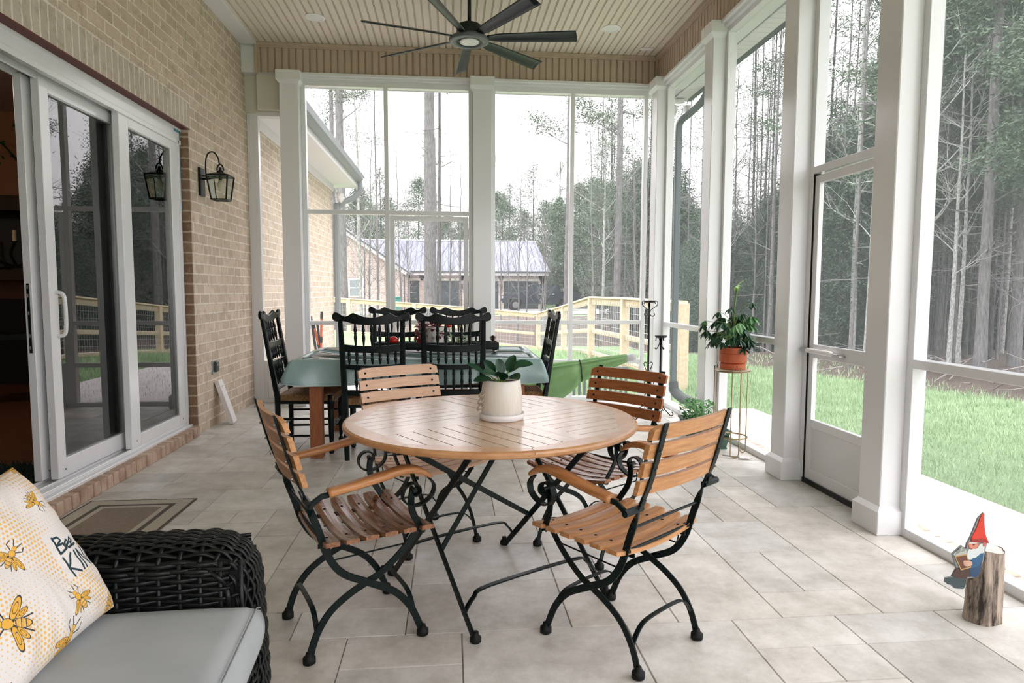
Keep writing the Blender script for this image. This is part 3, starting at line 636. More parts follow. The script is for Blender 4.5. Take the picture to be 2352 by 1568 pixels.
for k in range(7):
    a = math.radians(-9+k*360/7); d = Vector((math.cos(a), math.sin(a), 0)); n = Vector((-math.sin(a), math.cos(a), 0)); pit = math.radians(19)
    def bl(i, j, d=d, n=n):
        s = i/18; rad = .10+.80*s; w = .05+.035*min(1, s*5) + .045*s
        c = (j/6-.5)*w; tw = pit*min(1, .3+s*4)*1.0
        camber = .012*(1-(2*j/6-1)**2)*min(1, s*4)
        skew = .02*s*(1 if j == 6 else 0)
        return d*(rad+(.02*(j/6) if i == 18 else 0))+n*(c*math.cos(tw))+Vector((0, 0, .01-c*math.sin(tw)+camber))
    b = MB()
    b.grid(lambda i, j: bl(i, j), 19, 7); n0 = len(b.v); b.grid(lambda i, j: bl(i, j)-Vector((0, 0, .006)), 19, 7)
    edge = [(i, 0) for i in range(18)]+[(18, j) for j in range(6)]+[(i, 6) for i in range(18, 0, -1)]+[(0, j) for j in range(6, 0, -1)]
    for q in range(len(edge)):
        A_, B_ = edge[q], edge[(q+1) % len(edge)]; ia, ib = A_[0]*7+A_[1], B_[0]*7+B_[1]; b.f.append([ia, ib, n0+ib, n0+ia]); b.mi.append(0); b.sm.append(False)
    b.build('blade', 'fanblack', t, smooth=True)

# ================================================================ FOLDING GARDEN CHAIRS
PA = cr([(0, -.302, .852), (0, -.277, .757), (0, -.249, .66), (0, -.213, .573), (0, -.172, .457), (0, -.142, .364), (0, -.093, .293), (0, -.005, .242), (0, .088, .188), (0, .147, .12), (0, .183, .04), (0, .192, .012)], 5)
PB = cr([(0, .195, .408), (0, .13, .33), (0, .05, .264), (0, -.008, .237), (0, -.071, .207), (0, -.132, .164), (0, -.175, .105), (0, -.198, .046), (0, -.205, .012)], 5)
def folding_chair(label, slat, arm, x, y, ang, seatm=None, group='folding garden chairs around the round table'):
    t = thing('folding_chair', label, 'chair', (x, y, 0), math.radians(ang)-PI/2, group)
    cp = 'chairpaint'; seatm = seatm or slat
    for s in (-1, 1):
        # back upright that sweeps down into the front leg; it twists at the arm
        sides = []
        for p in PA:
            k = max(0, min(1, (p.z-.49)/.09)); k = k*k*(3-2*k); sides.append(tuple(Vector((k, 1-k, 0))))
        pts = [p+Vector((s*.19, 0, 0)) for p in PA]
        def sd(i, pts=pts):
            p = pts[i]; d = (pts[min(i+1, len(pts)-1)]-pts[max(i-1, 0)]).normalized(); inpl = Vector((1, 0, 0)).cross(d); k = max(0, min(1, (p.z-.49)/.09)); k = k*k*(3-2*k)
            return tuple(Vector((1, 0, 0))*k+inpl*(1-k))
        b = MB(); b.bar(pts, .025, .0065, [sd(i) for i in range(len(pts))]); up = b.build('front_leg', cp, t)
        b = MB(); b.lathe([(0, 0), (.016, 0), (.0215, .004), (.0215, .022), (.013, .029), (.010, .04)], (s*.19, .194, 0), 14); b.build('foot_cap', 'rubber', up, smooth=True)
        pts = [p+Vector((s*.176, 0, 0)) for p in PB]
        b = MB(); b.bar(pts, .025, .0065, [tuple(Vector((1, 0, 0)).cross((pts[min(i+1, len(pts)-1)]-pts[max(i-1, 0)]).normalized())) for i in range(len(pts))]); bl_ = b.build('rear_leg', cp, t)
        b = MB(); b.lathe([(0, 0), (.016, 0), (.0215, .004), (.0215, .022), (.013, .029), (.010, .04)], (s*.176, -.207, 0), 14); b.build('foot_cap', 'rubber', bl_, smooth=True)
        # wooden armrest
        ap = cr([(s*.262, -.155, .600), (s*.262, -.06, .614), (s*.262, .03, .630), (s*.262, .10, .642), (s*.262, .155, .634), (s*.262, .195, .608)], 6); nn = len(ap)
        b = MB(); b.bar(ap, [.042+.008*math.sin(PI*min(1, i/nn)) for i in range(nn)], [.024 if i < nn*.7 else .024-.014*(i-nn*.7)/(nn*.3) for i in range(nn)], (1, 0, 0)); b.build('armrest', arm, t, smooth=True)
        # bracket joining upright and arm
        b = MB(); b.tube([(s*.185, -.213, .568), (s*.272, -.213, .568)], .0115, 12); b.bar([(s*.262, -.21, .570), (s*.262, -.175, .592), (s*.262, -.13, .596)], .012, .018, (1, 0, 0)); b.bar([(s*.196, -.232, .60), (s*.206, -.222, .565), (s*.206, -.205, .555)], .022, .004, (1, 0, 0)); b.lathe([(0, 0), (.007, 0), (.007, .006), (0, .006)], (s*.272, -.213, .568), 8, (s, 0, 0)); b.build('arm_bracket', cp, t)
        # scroll strap under the arm front and support strut
        sc = cr([(s*.255, .196, .598), (s*.255, .214, .572), (s*.255, .207, .540), (s*.255, .180, .517), (s*.255, .145, .508), (s*.255, .112, .520), (s*.255, .098, .548), (s*.255, .108, .577), (s*.255, .135, .588), (s*.255, .158, .575), (s*.255, .160, .552), (s*.255, .142, .543)], 5)
        b = MB(); b.bar(sc, .028, .006, (1, 0, 0)); b.build('scroll', cp, t, smooth=False)
        st = cr([(s*.235, .143, .562), (s*.232, .138, .52), (s*.225, .146, .475), (s*.215, .170, .43), (s*.205, .190, .392)], 5)
        b = MB(); b.bar(st, .024, .007, [(0, 1, .3)]*len(st)); b.tube([(s*.262, .143, .562), (s*.222, .143, .562)], .008, 8); b.tube([(s*.19, .186, .40), (s*.222, .186, .40)], .009, 8); b.build('arm_strut', cp, t)
        # seat side rail, thin fold link
        b = MB(); b.bar([(s*.15, -.165, .386), (s*.15, .0, .384), (s*.15, .225, .386)], .016, .005, (0, 0, 1)); b.build('seat_rail', cp, t)
        b = MB(); b.tube([(s*.166, .155, .345), (s*.166, -.12, .335), (s*.166, -.128, .36), (s*.15, -.13, .40)], .0032, 6); b.build('fold_link', cp, t)
    # cross rods and arched leg braces
    b = MB(); b.tube([(-.19, -.186, .497), (.19, -.186, .497)], .005, 8); b.build('back_rod', cp, t)
    b = MB(); b.tube([(-.19, -.152, .405), (.19, -.152, .405)], .006, 8); b.lathe([(.011, 0), (.011, .02)], (-.186, -.152, .405), 10, (1, 0, 0)); b.lathe([(.011, 0), (.011, .02)], (.186, -.152, .405), 10, (-1, 0, 0)); b.build('seat_rod', cp, t)
    for (yy, zz, w) in ((-.178, .095, .176), (.162, .09, .19)):
        pts = cr([(-w, yy, zz), (-w*.75, yy, zz+.05), (-w*.42, yy, zz+.066), (w*.42, yy, zz+.066), (w*.75, yy, zz+.05), (w, yy, zz)], 5)
        b = MB(); b.bar(pts, .018, .005, (0, 1, 0)); b.build('leg_brace', cp, t)
    # seat slats, dished across the width
    for k in range(6):
        yy = -.135+k*.067; b = MB()
        def sp(i, j, yy=yy):
            u = i/14*2-1; xx = u*.235; z = .424-.022*(1-u*u); v = (j/ 3-.5)
            return Vector((xx, yy+v*.053*(1 if abs(u) < .98 else .86), z))
        n0 = 0
        for dz, fl in ((0, False), (-.017, True)): b.grid(lambda i, j: sp(i, j)+Vector((0, 0, dz-(.003 if (not fl and j in (0, 3)) else 0))), 15, 4)
        m0 = 60; edge = [(i, 0) for i in range(14)]+[(14, j) for j in range(3)]+[(i, 3) for i in range(14, 0, -1)]+[(0, j) for j in range(3, 0, -1)]
        for q in range(len(edge)):
            A_, B_ = edge[q], edge[(q+1) % len(edge)]; ia, ib = A_[0]*4+A_[1], B_[0]*4+B_[1]; b.f.append([ia, ib, m0+ib, m0+ia]); b.mi.append(0); b.sm.append(False)
        o = b.build('seat_slat', seatm, t)
        for xx in (-.15, .15): MB().lathe([(0, .0016), (.0055, .0012), (.0055, -.002)], (xx, yy, .4115), 8).build('slat_bolt', 'dark', o)
    # back slats, bowed backwards in the middle
    for k in range(4):
        zc = .822-k*.0605; yb = -.302+(.852-zc)*.275; b = MB(); hh = .0475
        def bp(i, j, zc=zc, yb=yb):
            u = i/14*2-1; xx = u*.228; v = j/3-.5; yq = yb+.012-.024*(1-u*u)*1.0
            h_ = hh*(1 if not (k == 0 and abs(u) > .9) else .72)
            return Vector((xx, yq-v*hh*.27, zc+v*h_-(hh*.12 if (k == 0 and abs(u) > .9) else 0)))
        for dy in (0, .017): b.grid(lambda i, j: bp(i, j)+Vector((0, dy, 0)), 15, 4)
        for q in range(len(edge)):
            A_, B_ = edge[q], edge[(q+1) % len(edge)]; ia, ib = A_[0]*4+A_[1], B_[0]*4+B_[1]; b.f.append([ia, ib, m0+ib, m0+ia]); b.mi.append(0); b.sm.append(False)
        o = b.build('back_slat', slat, t)
        for xx in (-.19, .19):
            MB().lathe([(0, .002), (.006, .0015), (.006, -.003)], (xx, yb+.0215, zc), 8, (0, 1, .27)).build('slat_bolt', 'dark', o)
            MB().lathe([(0, .002), (.004, .0015), (.004, -.003)], (xx, yb-.0095, zc), 8, (0, -1, 0)).build('slat_bolt', 'steel', o)
    return t
folding_chair('folding garden chair nearest the wicker sofa, glossy brown seat slats', 'oak', 'oak_y', -.362, 2.398, 24.6, 'glossbrown')
folding_chair('honey-coloured folding chair seen from behind, on the near right of the round table', 'oak', 'oak_y', .611, 2.244, 127.8)
folding_chair('pale weathered folding chair on the far side of the round table', 'teakpale', 'oak_y', -.137, 3.246, -59.5, 'teakpale')
folding_chair('reddish-brown folding chair at the far right, in front of the green umbrella', 'teakdark', 'oak_y', .689, 3.071, -140.3, 'glossbrown')

# ================================================================ ROUND TABLE
TC = Vector((.16, 2.60, 0)); TA = math.radians(33); TR = .583
t = thing('round_table', 'round varnished teak slat table on black folding legs', 'table', TC, TA)
def w2l(x, y, z):
    q = Vector((x, y, z))-TC; c, s = math.cos(-TA), math.sin(-TA); return Vector((q.x*c-q.y*s, q.x*s+q.y*c, q.z))
b = MB(); n = 96; ap = .50
def rin(a):  # octagon with sides square to the local axes
    k = (a+PI/8) % (PI/4)-PI/8; return ap/math.cos(k)
prof_o = [(0, .714), (.0, .7185), (.004, .7225)]
rows = []
for i in range(n):
    a = 2*PI*i/n; c, s = math.cos(a), math.sin(a); ri = rin(a)
    rows.append([(ri*c, ri*s, .718), (ri*c, ri*s, .740), ((TR-.012)*c, (TR-.012)*s, .740), ((TR-.003)*c, (TR-.003)*s, .736), (TR*c, TR*s, .729), ((TR-.002)*c, (TR-.002)*s, .720), ((TR-.010)*c, (TR-.010)*s, .714)])
b.grid(lambda i, j: rows[i][j], n, 7, cu=True)
for i in range(n):
    k = (i+1) % n; b.f.append([i*7, k*7, k*7+6, i*7+6]); b.mi.append(0); b.sm.append(False)
b.build('rim', 'tableedge', t)
b = MB()   # joints between the eight rim pieces
for k in range(8):
    a = PI/8+k*PI/4; r1 = ap/math.cos(PI/8); d = Vector((math.cos(a), math.sin(a), 0)); nn = Vector((-d.y, d.x, 0)); 
    b.add([d*r1-nn*.0008+Vector((0, 0, .7403)), d*(TR-.012)-nn*.0008+Vector((0, 0, .7403)), d*(TR-.012)+nn*.0008+Vector((0, 0, .7403)), d*r1+nn*.0008+Vector((0, 0, .7403))], [(0, 1, 2, 3)])
    b.add([d*(TR-.002)-nn*.0008+Vector((0, 0, .736)), d*(TR+.0005)-nn*.0008+Vector((0, 0, .729)), d*(TR+.0005)+nn*.0008+Vector((0, 0, .729)), d*(TR-.002)+nn*.0008+Vector((0, 0, .736))], [(0, 1, 2, 3)])
b.build('rim_joints', mat('dark_joint', (.12, .06, .03), .6), t)
def clip(poly, nx, ny, c):
    out = []
    for i in range(len(poly)):
        p, q = poly[i], poly[(i+1) % len(poly)]; dp, dq = p[0]*nx+p[1]*ny-c, q[0]*nx+q[1]*ny-c
        if dp <= 0: out.append(p)
        if dp*dq < 0: s = dp/(dp-dq); out.append((p[0]+(q[0]-p[0])*s, p[1]+(q[1]-p[1])*s))
    return out
def octclip(poly):
    for k in range(8):
        poly = clip(poly, math.cos(k*PI/4), math.sin(k*PI/4), ap)
        if len(poly) < 3: return None
    return poly
g = .0023
for qx, qy, along in ((-1, -1, 'y'), (1, -1, 'x'), (1, 1, 'y'), (-1, 1, 'x')):
    b = MB(); pit = .0645
    for k in range(8):
        a0, a1 = .004+k*pit, .004+(k+1)*pit-2*g
        if k == 0: a0 = .0
        if along == 'y': poly = [(qx*a0, 0), (qx*a1, 0), (qx*a1, qy*.56), (qx*a0, qy*.56)]
        else: poly = [(0, qy*a0), (qx*.56, qy*a0), (qx*.56, qy*a1), (0, qy*a1)]
        if qx*qy < 0: poly = poly[::-1]
        if along == 'x' : pass
        ar = sum(poly[i][0]*poly[(i+1) % 4][1]-poly[(i+1) % 4][0]*poly[i][1] for i in range(4))
        if ar < 0: poly = poly[::-1]
        poly = octclip(poly)
        if poly: b.prism(poly, (0, 0, .722), (1, 0, 0), (0, 1, 0), (0, 0, 1), .018)
    b.build('slat_panel', 'tabletop', t)
    # the cross board that closes the gaps on the inner side
    w = .05
    b = MB()
    if along == 'y': pl = [(0, 0), (qx*.54, 0), (qx*.54, qy*w), (0, qy*w)]
    else: pl = [(0, 0), (qx*w, 0), (qx*w, qy*.54), (0, qy*.54)]
    ar = sum(pl[i][0]*pl[(i+1) % 4][1]-pl[(i+1) % 4][0]*pl[i][1] for i in range(4))
    if ar < 0: pl = pl[::-1]
    b.prism(octclip(pl), (0, 0, .7225), (1, 0, 0), (0, 1, 0), (0, 0, 1), .0178); b.build('cross_board', 'tabletop', t)
b = MB()
for rr_ in (.40, .46):
    pass
b.tube([(.45*math.cos(2*PI*i/48), .45*math.sin(2*PI*i/48), .712) for i in range(48)], .006, 6, close=True)
for s in (-1, 1): b.bbox(-.45, s*.2-.015, .705, .45, s*.2+.015, .7205); b.bbox(s*.25-.015, -.38, .703, s*.25+.015, .38, .71)
b.build('under_frame', 'chairpaint', t)
u = Vector((-.345, .600, .705)); wv = Vector((.867, .498, 0))
F1, F4 = Vector((.083, 2.236, 0)), Vector((.258, 3.122, 0)); F3, F2 = F1+wv*.63, F4-wv*.60
def leg(F, d, name='leg'):
    a, c = w2l(*(F+d*.012)), w2l(*(F+d)); q = (c-a).normalized(); sdv = Vector((q.y, -q.x, 0))
    b = MB(); b.bar([a, a.lerp(c, .5), c], .026, .009, tuple(Vector((0, 0, 1)).cross(q).cross(q))); o = b.build(name, 'chairpaint', t)
    f = w2l(*F); b = MB(); b.lathe([(0, 0), (.014, 0), (.020, .004), (.020, .02), (.012, .028), (.011, .04)], f, 14); b.build('foot_cap', 'rubber', o, smooth=True)
u2 = Vector((-u.x, -u.y, u.z))
for F, d in ((F1, u), (F3, u), (F2, u2), (F4, u2)): leg(F, d)
def arch(A, B, h):
    d = B-A; pts = cr([A, A+d*.06+Vector((0, 0, h*.62)), A+d*.17+Vector((0, 0, h)), A+d*.83+Vector((0, 0, h)), A+d*.94+Vector((0, 0, h*.62)), B], 5)
    b = MB(); b.bar([w2l(*p) for p in pts], .022, .006, tuple(w2l(*(Vector((-d.y, d.x, 0))+TC)))); b.build('leg_brace', 'chairpaint', t)
arch(F1+u*.11, F3+u*.11, .075); arch(F2+u2*.11, F4+u2*.11, .075)
for A_, B_ in ((F1+u*.36, Vector((.25, 2.62, .705))), (F4+u2*.30, Vector((-.2, 2.33, .705)))):
    a, c = w2l(*A_), w2l(*B_); b = MB(); b.bar([a, a.lerp(c, .5), c], .022, .007, (0, 0, 1)); b.build('folding_stay', 'chairpaint', t)
# glazed pot, saucer and rubber plant
t = thing('saucer', 'white plant saucer on the round table', 'saucer', (.20, 2.56, .7405))
MB().lathe([(0, .0), (.082, .0), (.088, .004), (.092, .026), (.089, .026), (.083, .007), (0, .007)], (0, 0, 0), 40).build('saucer_dish', 'whitepl', t, smooth=True)
t = thing('potted_plant', 'cream ceramic pot with a dark green rubber plant on the round table', 'plant', (.20, 2.56, .748))
MB().lathe([(0, 0), (.070, 0), (.077, .006), (.0815, .03), (.083, .055), (.0805, .10), (.0745, .146), (.0725, .150), (.069, .150), (.067, .146), (.066, .138)], (0, 0, 0), 48).build('pot', 'glaze', t, smooth=True)
MB().lathe([(.0, .139), (.067, .139)], (0, 0, 0), 24).build('soil', 'soil', t)
b = MB()
for k, (cx_, cz) in enumerate(((-.078, .098), (-.083, .072), (-.086, .046))):
    b.tube([(cx_+.012*math.sin(a), -.03+.013*math.cos(a), cz+.011*math.sin(a+.6)) for a in [i*PI/8 for i in range(16)]], .0032, 6, close=True)
b.build('applied_ornament', mat('bronze_glaze', (.42, .36, .28), .35), t, smooth=True)
R_ = random.Random(12)
LV = [((-.085, -.02, .19), (-1, .1, .75), .075, .03), ((-.05, -.03, .165), (-1, -.2, .05), .07, .045), ((-.02, -.05, .18), (-.55, -.4, .25), .075, .062), ((.02, -.05, .172), (.3, -.5, .1), .075, .065), ((.0, 0, .185), (-.2, .1, 1), .062, .045), ((.03, .0, .195), (.35, 0, 1), .07, .045), ((.045, 0, .215), (1, -.15, .25), .085, .055), ((.04, .03, .19), (.6, .5, .6), .07, .045), ((-.035, .02, .18), (-.5, .3, .9), .07, .045), ((.0, -.03, .16), (-.1, -.6, .6), .06, .05)]
st = MB(); 
for k, (p, d, ln, w) in enumerate(LV):
    p = Vector(p); base = Vector((p.x*.2, p.y*.2, .138)); st.tube(cr([base, (base+p*.88)/2+Vector((0, 0, .012)), Vector((p.x*.85, p.y*.85, p.z*.88+.008))], 4), .0022, 5)
    b = MB(); q = Vector((p.x*.85, p.y*.85, p.z*.88+.008)); dd = Vector(d).normalized(); nn = Vector((0, -.5, 1)); nn = (nn-dd*nn.dot(dd)).normalized(); sd = dd.cross(nn)
    def LF(i, j, q=q, dd=dd, nn=nn, sd=sd, ln=ln, w=w):
        s = i/8; v = j/4-.5; ww = w*math.sin(PI*min(1, s*.93+.04))**.6
        return q+dd*ln*s+sd*ww*v+nn*(.35*abs(v)*ww-.12*ln*s*s)
    b.grid(LF, 9, 5); b.build('leaf', 'leaf', t, smooth=True)
st.build('stems', 'greenstem', t)
# ================================================================ DINING TABLE AND BLACK CHAIRS
TX0, TX1, TY0, TY1, TZ = -1.16, .675, 4.87, 5.93, .738
t = thing('dining_table', 'long dining table with square red-brown pine legs under the sage cloth', 'table', ((TX0+TX1)/2, (TY0+TY1)/2, 0))
hx, hy = (TX1-TX0)/2, (TY1-TY0)/2
MB().bbox(-hx+.01, -hy+.01, TZ-.035, hx-.01, hy-.01, TZ-.004, .004).build('tabletop', 'tableleg', t)
b = MB(); b.bbox(-hx+.06, -hy+.05, TZ-.13, hx-.06, -hy+.075, TZ-.035); b.bbox(-hx+.06, hy-.075, TZ-.13, hx-.06, hy-.05, TZ-.035); b.bbox(-hx+.06, -hy+.06, TZ-.13, -hx+.085, hy-.06, TZ-.035); b.bbox(hx-.085, -hy+.06, TZ-.13, hx-.06, hy-.06, TZ-.035); b.build('apron', 'tableleg', t)
for sx_ in (-1, 1):
    for sy in (-1, 1):
        x = sx_*(hx-.165); y = sy*(hy-.05); MB().bbox(x-.045, y-.045, 0, x+.045, y+.045, TZ-.035, .004).build('leg', 'tableleg', t)
# tablecloth: top sheet, rolled edge and a skirt that drapes to rounded, flared corners
def cloth():
    N_ = 240; H = .185; R0 = .03; rows = []
    per = 2*(2*hx+2*hy)
    for i in range(N_):
        d = i/N_*per
        # walk round the rectangle
        segs = ((( -hx, -hy), (1, 0), 2*hx), ((hx, -hy), (0, 1), 2*hy), ((hx, hy), (-1, 0), 2*hx), ((-hx, hy), (0, -1), 2*hy))
        q = d
        for (o_, dr, ln) in segs:
            if q <= ln: break
            q -= ln
        x = o_[0]+dr[0]*q; y = o_[1]+dr[1]*q; nx_, ny_ = dr[1], -dr[0]
        e_ = min(q, ln-q); kc = math.exp(-(e_/.10)**2)      # nearness to a corner
        cx_, cy_ = math.copysign(1, x), math.copysign(1, y)
        ox, oy = nx_*(1-kc)+cx_*.75*kc, ny_*(1-kc)+cy_*.75*kc
        wav = math.sin(d*17+1.3*math.sin(d*3))*.010*(1-kc)+.012*math.sin(d*6.1)
        row = []
        for (t_, out, down) in ((0, -.25, 0), (0, -.02, 0), (0, .004, .004), (.05, .010, .014), (.3, .016, .3), (.6, .024, .6), (.85, .03, .85), (1, .034, 1)):
            if t_ == 0 and out < 0: k = 1+out*(.3 if out < -.1 else 1); row.append((x*k, y*k, TZ+.002*math.sin(d*9) if out < -.1 else TZ+.001)); continue
            hgt = H+.02*kc+.006*math.sin(d*8)
            if t_ == 1: pass
            dn = down*hgt if t_ > .05 else down
            fl = out+kc*.085*t_**.8*(1-.45*t_**4)+wav*t_; dn *= (1-.16*kc*t_**6)
            row.append((x+ox*fl, y+oy*fl, TZ-dn))
        # round off the hanging corner tip
        rows.append(row)
    b = MB(); b.grid(lambda i, j: rows[i][j], N_, 8, cu=True)
    ring = [i*8 for i in range(N_)]; b.add([], []); b.f.append(ring); b.mi.append(0); b.sm.append(False)
    hem = [Vector(rows[i][7]) for i in range(N_)]
    o = b.build('tablecloth', 'cloth', smooth=True); o.location = ((TX0+TX1)/2, (TY0+TY1)/2, 0)
    # seam piping along the hem
    hb_ = MB(); hb_.tube(hem, .0025, 5, close=True); hb_.build('hem', mat('pale_hem', (.42, .52, .50), .5), o)
    tag(o, 'sage green vinyl tablecloth draped over the long dining table', 'tablecloth')
cloth()
SPK = [(.006, 0), (.007, .08), (.0095, .2), (.0125, .34), (.0105, .46), (.007, .50), (.0115, .535), (.011, .56), (.007, .585), (.0125, .64), (.0115, .74), (.0085, .86), (.0065, .94), (.006, 1)]
def spindle(b, a, c, k=1.0):
    a = Vector(a); c = Vector(c); ln = (c-a).length; b.lathe([(r*k, z*ln) for r, z in SPK], a, 8, (c-a))
def dining_chair():
    t = thing('dining_chair', '', 'chair')
    def back(z): return -.195-.0*min(z, .44)-max(0, z-.44)*.16
    for s in (-1, 1):
        pts = [(s*(.20+.018*(z/1.05)), back(z), z) for z in (0, .2, .44, .6, .8, .93, 1.03)]
        b = MB(); b.bar(pts, [.036, .04, .044, .042, .04, .034, .030], [.034, .036, .038, .034, .03, .028, .026], (1, 0, 0)); b.build('rear_post', 'blackwood', t)
        b = MB(); b.lathe([(0, 0), (.016, .002), (.022, .018), (.016, .036), (.010, .045), (.014, .06), (.021, .16), (.024, .26), (.024, .33), (.018, .345), (.027, .36), (.030, .40), (.030, .455)], (s*.212, .20, 0), 16); b.build('front_leg', 'blackwood', t, smooth=True)
        for z in (.14, .27): MB().tube([(s*.20, -.19, z), (s*.212, .20, z)], .009, 8).build('side_stretcher', 'blackwood', t, smooth=True)
    MB().lathe([(.008, 0), (.010, .06), (.018, .11), (.010, .135), (.012, .15), (.020, .21), (.012, .27), (.010, .285), (.018, .31), (.010, .36), (.008, .42)], (-.21, .20, .21), 10, (1, 0, 0)).build('front_stretcher', 'blackwood', t, smooth=True)
    MB().tube([(-.20, -.19, .2), (.20, -.19, .2)], .009, 8).build('rear_stretcher', 'blackwood', t, smooth=True)
    # rush seat: four woven fans sloping to the middle
    b = MB(); z = .452; cs = ((-.198, -.185), (.198, -.185), (.235, .222), (-.235, .222)); m_ = (0, .02)
    for e_ in range(4):
        p, q = Vector((*cs[e_], z)), Vector((*cs[(e_+1) % 4], z)); c = Vector((*m_, z-.008)); K = 13
        for k in range(K):
            s0, s1 = k/K, (k+.94)/K; a0, a1, b0, b1 = p.lerp(c, s0), p.lerp(c, s1), q.lerp(c, s0), q.lerp(c, s1)
            h_ = Vector((0, 0, .004)); am, bm = (a0+a1)/2+h_, (b0+b1)/2+h_
            b.add([a0, b0, bm, am, b1, a1], [(0, 1, 2, 3), (3, 2, 4, 5)])
    for e_ in range(4):
        p, q = Vector((*cs[e_], z)), Vector((*cs[(e_+1) % 4], z)); K = 46
        out = Vector(((q-p).y, -(q-p).x, 0)).normalized()
        for k in range(K):
            a, c = p.lerp(q, k/K), p.lerp(q, (k+1)/K); m2 = (a+c)/2+out*.007; dn = Vector((0, 0, -.042))
            b.add([a, m2, c, a+dn, m2+dn, c+dn], [(0, 3, 4, 1), (1, 4, 5, 2)])
    b.add([(x, y, z-.042) for x, y in cs], [(0, 3, 2, 1)])
    b.build('seat', 'rush', t)
    b = MB(); b.bbox(-.19, -.185, .385, .19, -.165, .415); b.bbox(-.215, .195, .385, .215, .215, .415)
    for s in (-1, 1): b.bar([(s*.195, -.18, .40), (s*.215, .21, .40)], .03, .018, (0, 0, 1))
    b.build('seat_frame', 'blackwood', t)
    # crest rail with scrolled ears
    def bow(x): return -.018*(1-(x/.21)**2)
    top = [(-.272, 1.072), (-.262, 1.088), (-.245, 1.092), (-.225, 1.082), (-.20, 1.063), (-.175, 1.060), (-.15, 1.074), (-.128, 1.088), (-.10, 1.076), (-.05, 1.058), (0, 1.052)]
    bot = [(-.272, 1.045), (-.258, 1.028), (-.235, 1.024), (-.215, 1.03), (-.19, 1.026), (-.165, 1.022), (-.14, 1.012), (-.10, 1.004), (-.05, 1.001), (0, 1.0)]
    T = top+[(-x, z) for x, z in top[-2::-1]]; B = bot+[(-x, z) for x, z in bot[-2::-1]]
    def interp(P_, x):
        for i in range(len(P_)-1):
            if P_[i][0] <= x <= P_[i+1][0]: k = (x-P_[i][0])/(P_[i+1][0]-P_[i][0]); return P_[i][1]+(P_[i+1][1]-P_[i][1])*k
        return P_[-1][1]
    b = MB(); K = 48; rows = []
    for i in range(K+1):
        x = -.272+.544*i/K; zt1, zb1 = interp(T, x), interp(B, x); y = back(1.04)+bow(max(-.21, min(.21, x)))
        rows.append([(x, y-.011, zb1+.004), (x, y-.011, zt1-.004), (x, y-.006, zt1), (x, y+.006, zt1), (x, y+.011, zt1-.004), (x, y+.011, zb1+.004), (x, y+.006, zb1), (x, y-.006, zb1)])
    b.grid(lambda i, j: rows[i][j], K+1, 8, cv=True); b.f += [[j for j in range(8)][::-1], [K*8+j for j in range(8)]]; b.mi += [0, 0]; b.sm += [False]*2
    b.build('crest_rail', 'blackwood', t)
    zr_ = (.835, .70, .505)
    for z, h in zip(zr_, (.05, .035, .035)):
        pts = [(x, back(z)+bow(x), z+.012*(1-(x/.2)**2)*(-1)) for x in [-.20+.04*i for i in range(11)]]
        b = MB(); b.bar(pts, h, .018, (0, 0, 1)); b.build('back_rail', 'blackwood', t)
    def sp(b, n, z0, z1, w=.165):
        for i in range(n):
            x = -w+2*w*i/(n-1); b_ = MB(); spindle(b_, (x, back(z0)+bow(x), z0), (x, back(z1)+bow(x), z1)); b_.build('spindle', 'blackwood', t, smooth=True)
    sp(b, 5, .85, 1.012, .115); sp(b, 7, .715, .82); sp(b, 5, .52, .695, .12)
    return t
dc = dining_chair()
G = 'black spindle-back chairs around the long table'
spots = [(-.562, 5.01, 0, 'black spindle-back chair behind the pale weathered folding chair, near side of table'),
 (.02, 5.01, 0, 'black spindle-back chair nearest the cream pot, on the long table near side'),
 (-.50, 5.985, PI, 'black spindle-back chair on the far side of the table, the left of two'),
 (.075, 5.985, PI, 'black spindle-back chair on the far side, below the white centre column'),
 (-1.11, 5.235, -PI/2, 'black spindle-back chair at the table end next to the brick wall'),
 (.535, 5.20, PI/2, 'black spindle-back chair at the table end next to the green umbrella')]
for i, (x, y, rz, lab) in enumerate(spots):
    o = dc if i == 0 else copy_tree(dc); o.location = (x, y, 0); o.rotation_euler = (0, 0, rz); o['label'] = lab; o['category'] = 'chair'; o['group'] = G
# ---- centrepiece trough
t = thing('centrepiece_tray', 'long black wooden trough on little glass feet in the middle of the dining table', 'tray', (-.11, 5.36, TZ+.003))
b = MB(); b.bbox(-.50, -.09, .028, .50, .09, .04); b.bbox(-.50, -.09, .04, .50, -.078, .085); b.bbox(-.50, .078, .04, .50, .09, .085); b.bbox(-.50, -.078, .04, -.488, .078, .085); b.bbox(.488, -.078, .04, .50, .078, .085); b.build('trough', 'blackwood', t)
for x in (-.47, .47):
    for y in (-.06, .06): MB().lathe([(0, 0), (.015, .003), (.02, .014), (.015, .026), (0, .028)], (x, y, 0), 12).build('foot', 'chrome', t, smooth=True)
def inthe(x, y=0): return (-.11+x, 5.36+y, TZ+.003+.041)
R_ = random.Random(5)
b = MB(); 
for k in range(420):
    x = R_.uniform(-.46, .46); y = R_.uniform(-.065, .065); b.leafq((x, y, R_.uniform(.0, .03)), (R_.uniform(-1, 1), R_.uniform(-1, 1), R_.uniform(0, 1.2)), (0, 0, 1), R_.uniform(.02, .04), .014)
o = b.build('moss', mat('grey_green_moss', (.10, .15, .10), .9)); o.location = inthe(0); tag(o, 'grey-green moss and leaves filling the black trough', 'moss', kind='stuff')
o = MB().lathe([(0, 0), (.03, .008), (.042, .03), (.038, .05), (.02, .066), (0, .068)], (0, 0, 0), 24).build('glass_ornament', 'red', smooth=True); o.location = inthe(-.352, -.03)[:2]+(inthe(0)[2]+.025,); tag(o, 'shiny red round ornament lying in the black trough', 'ornament')
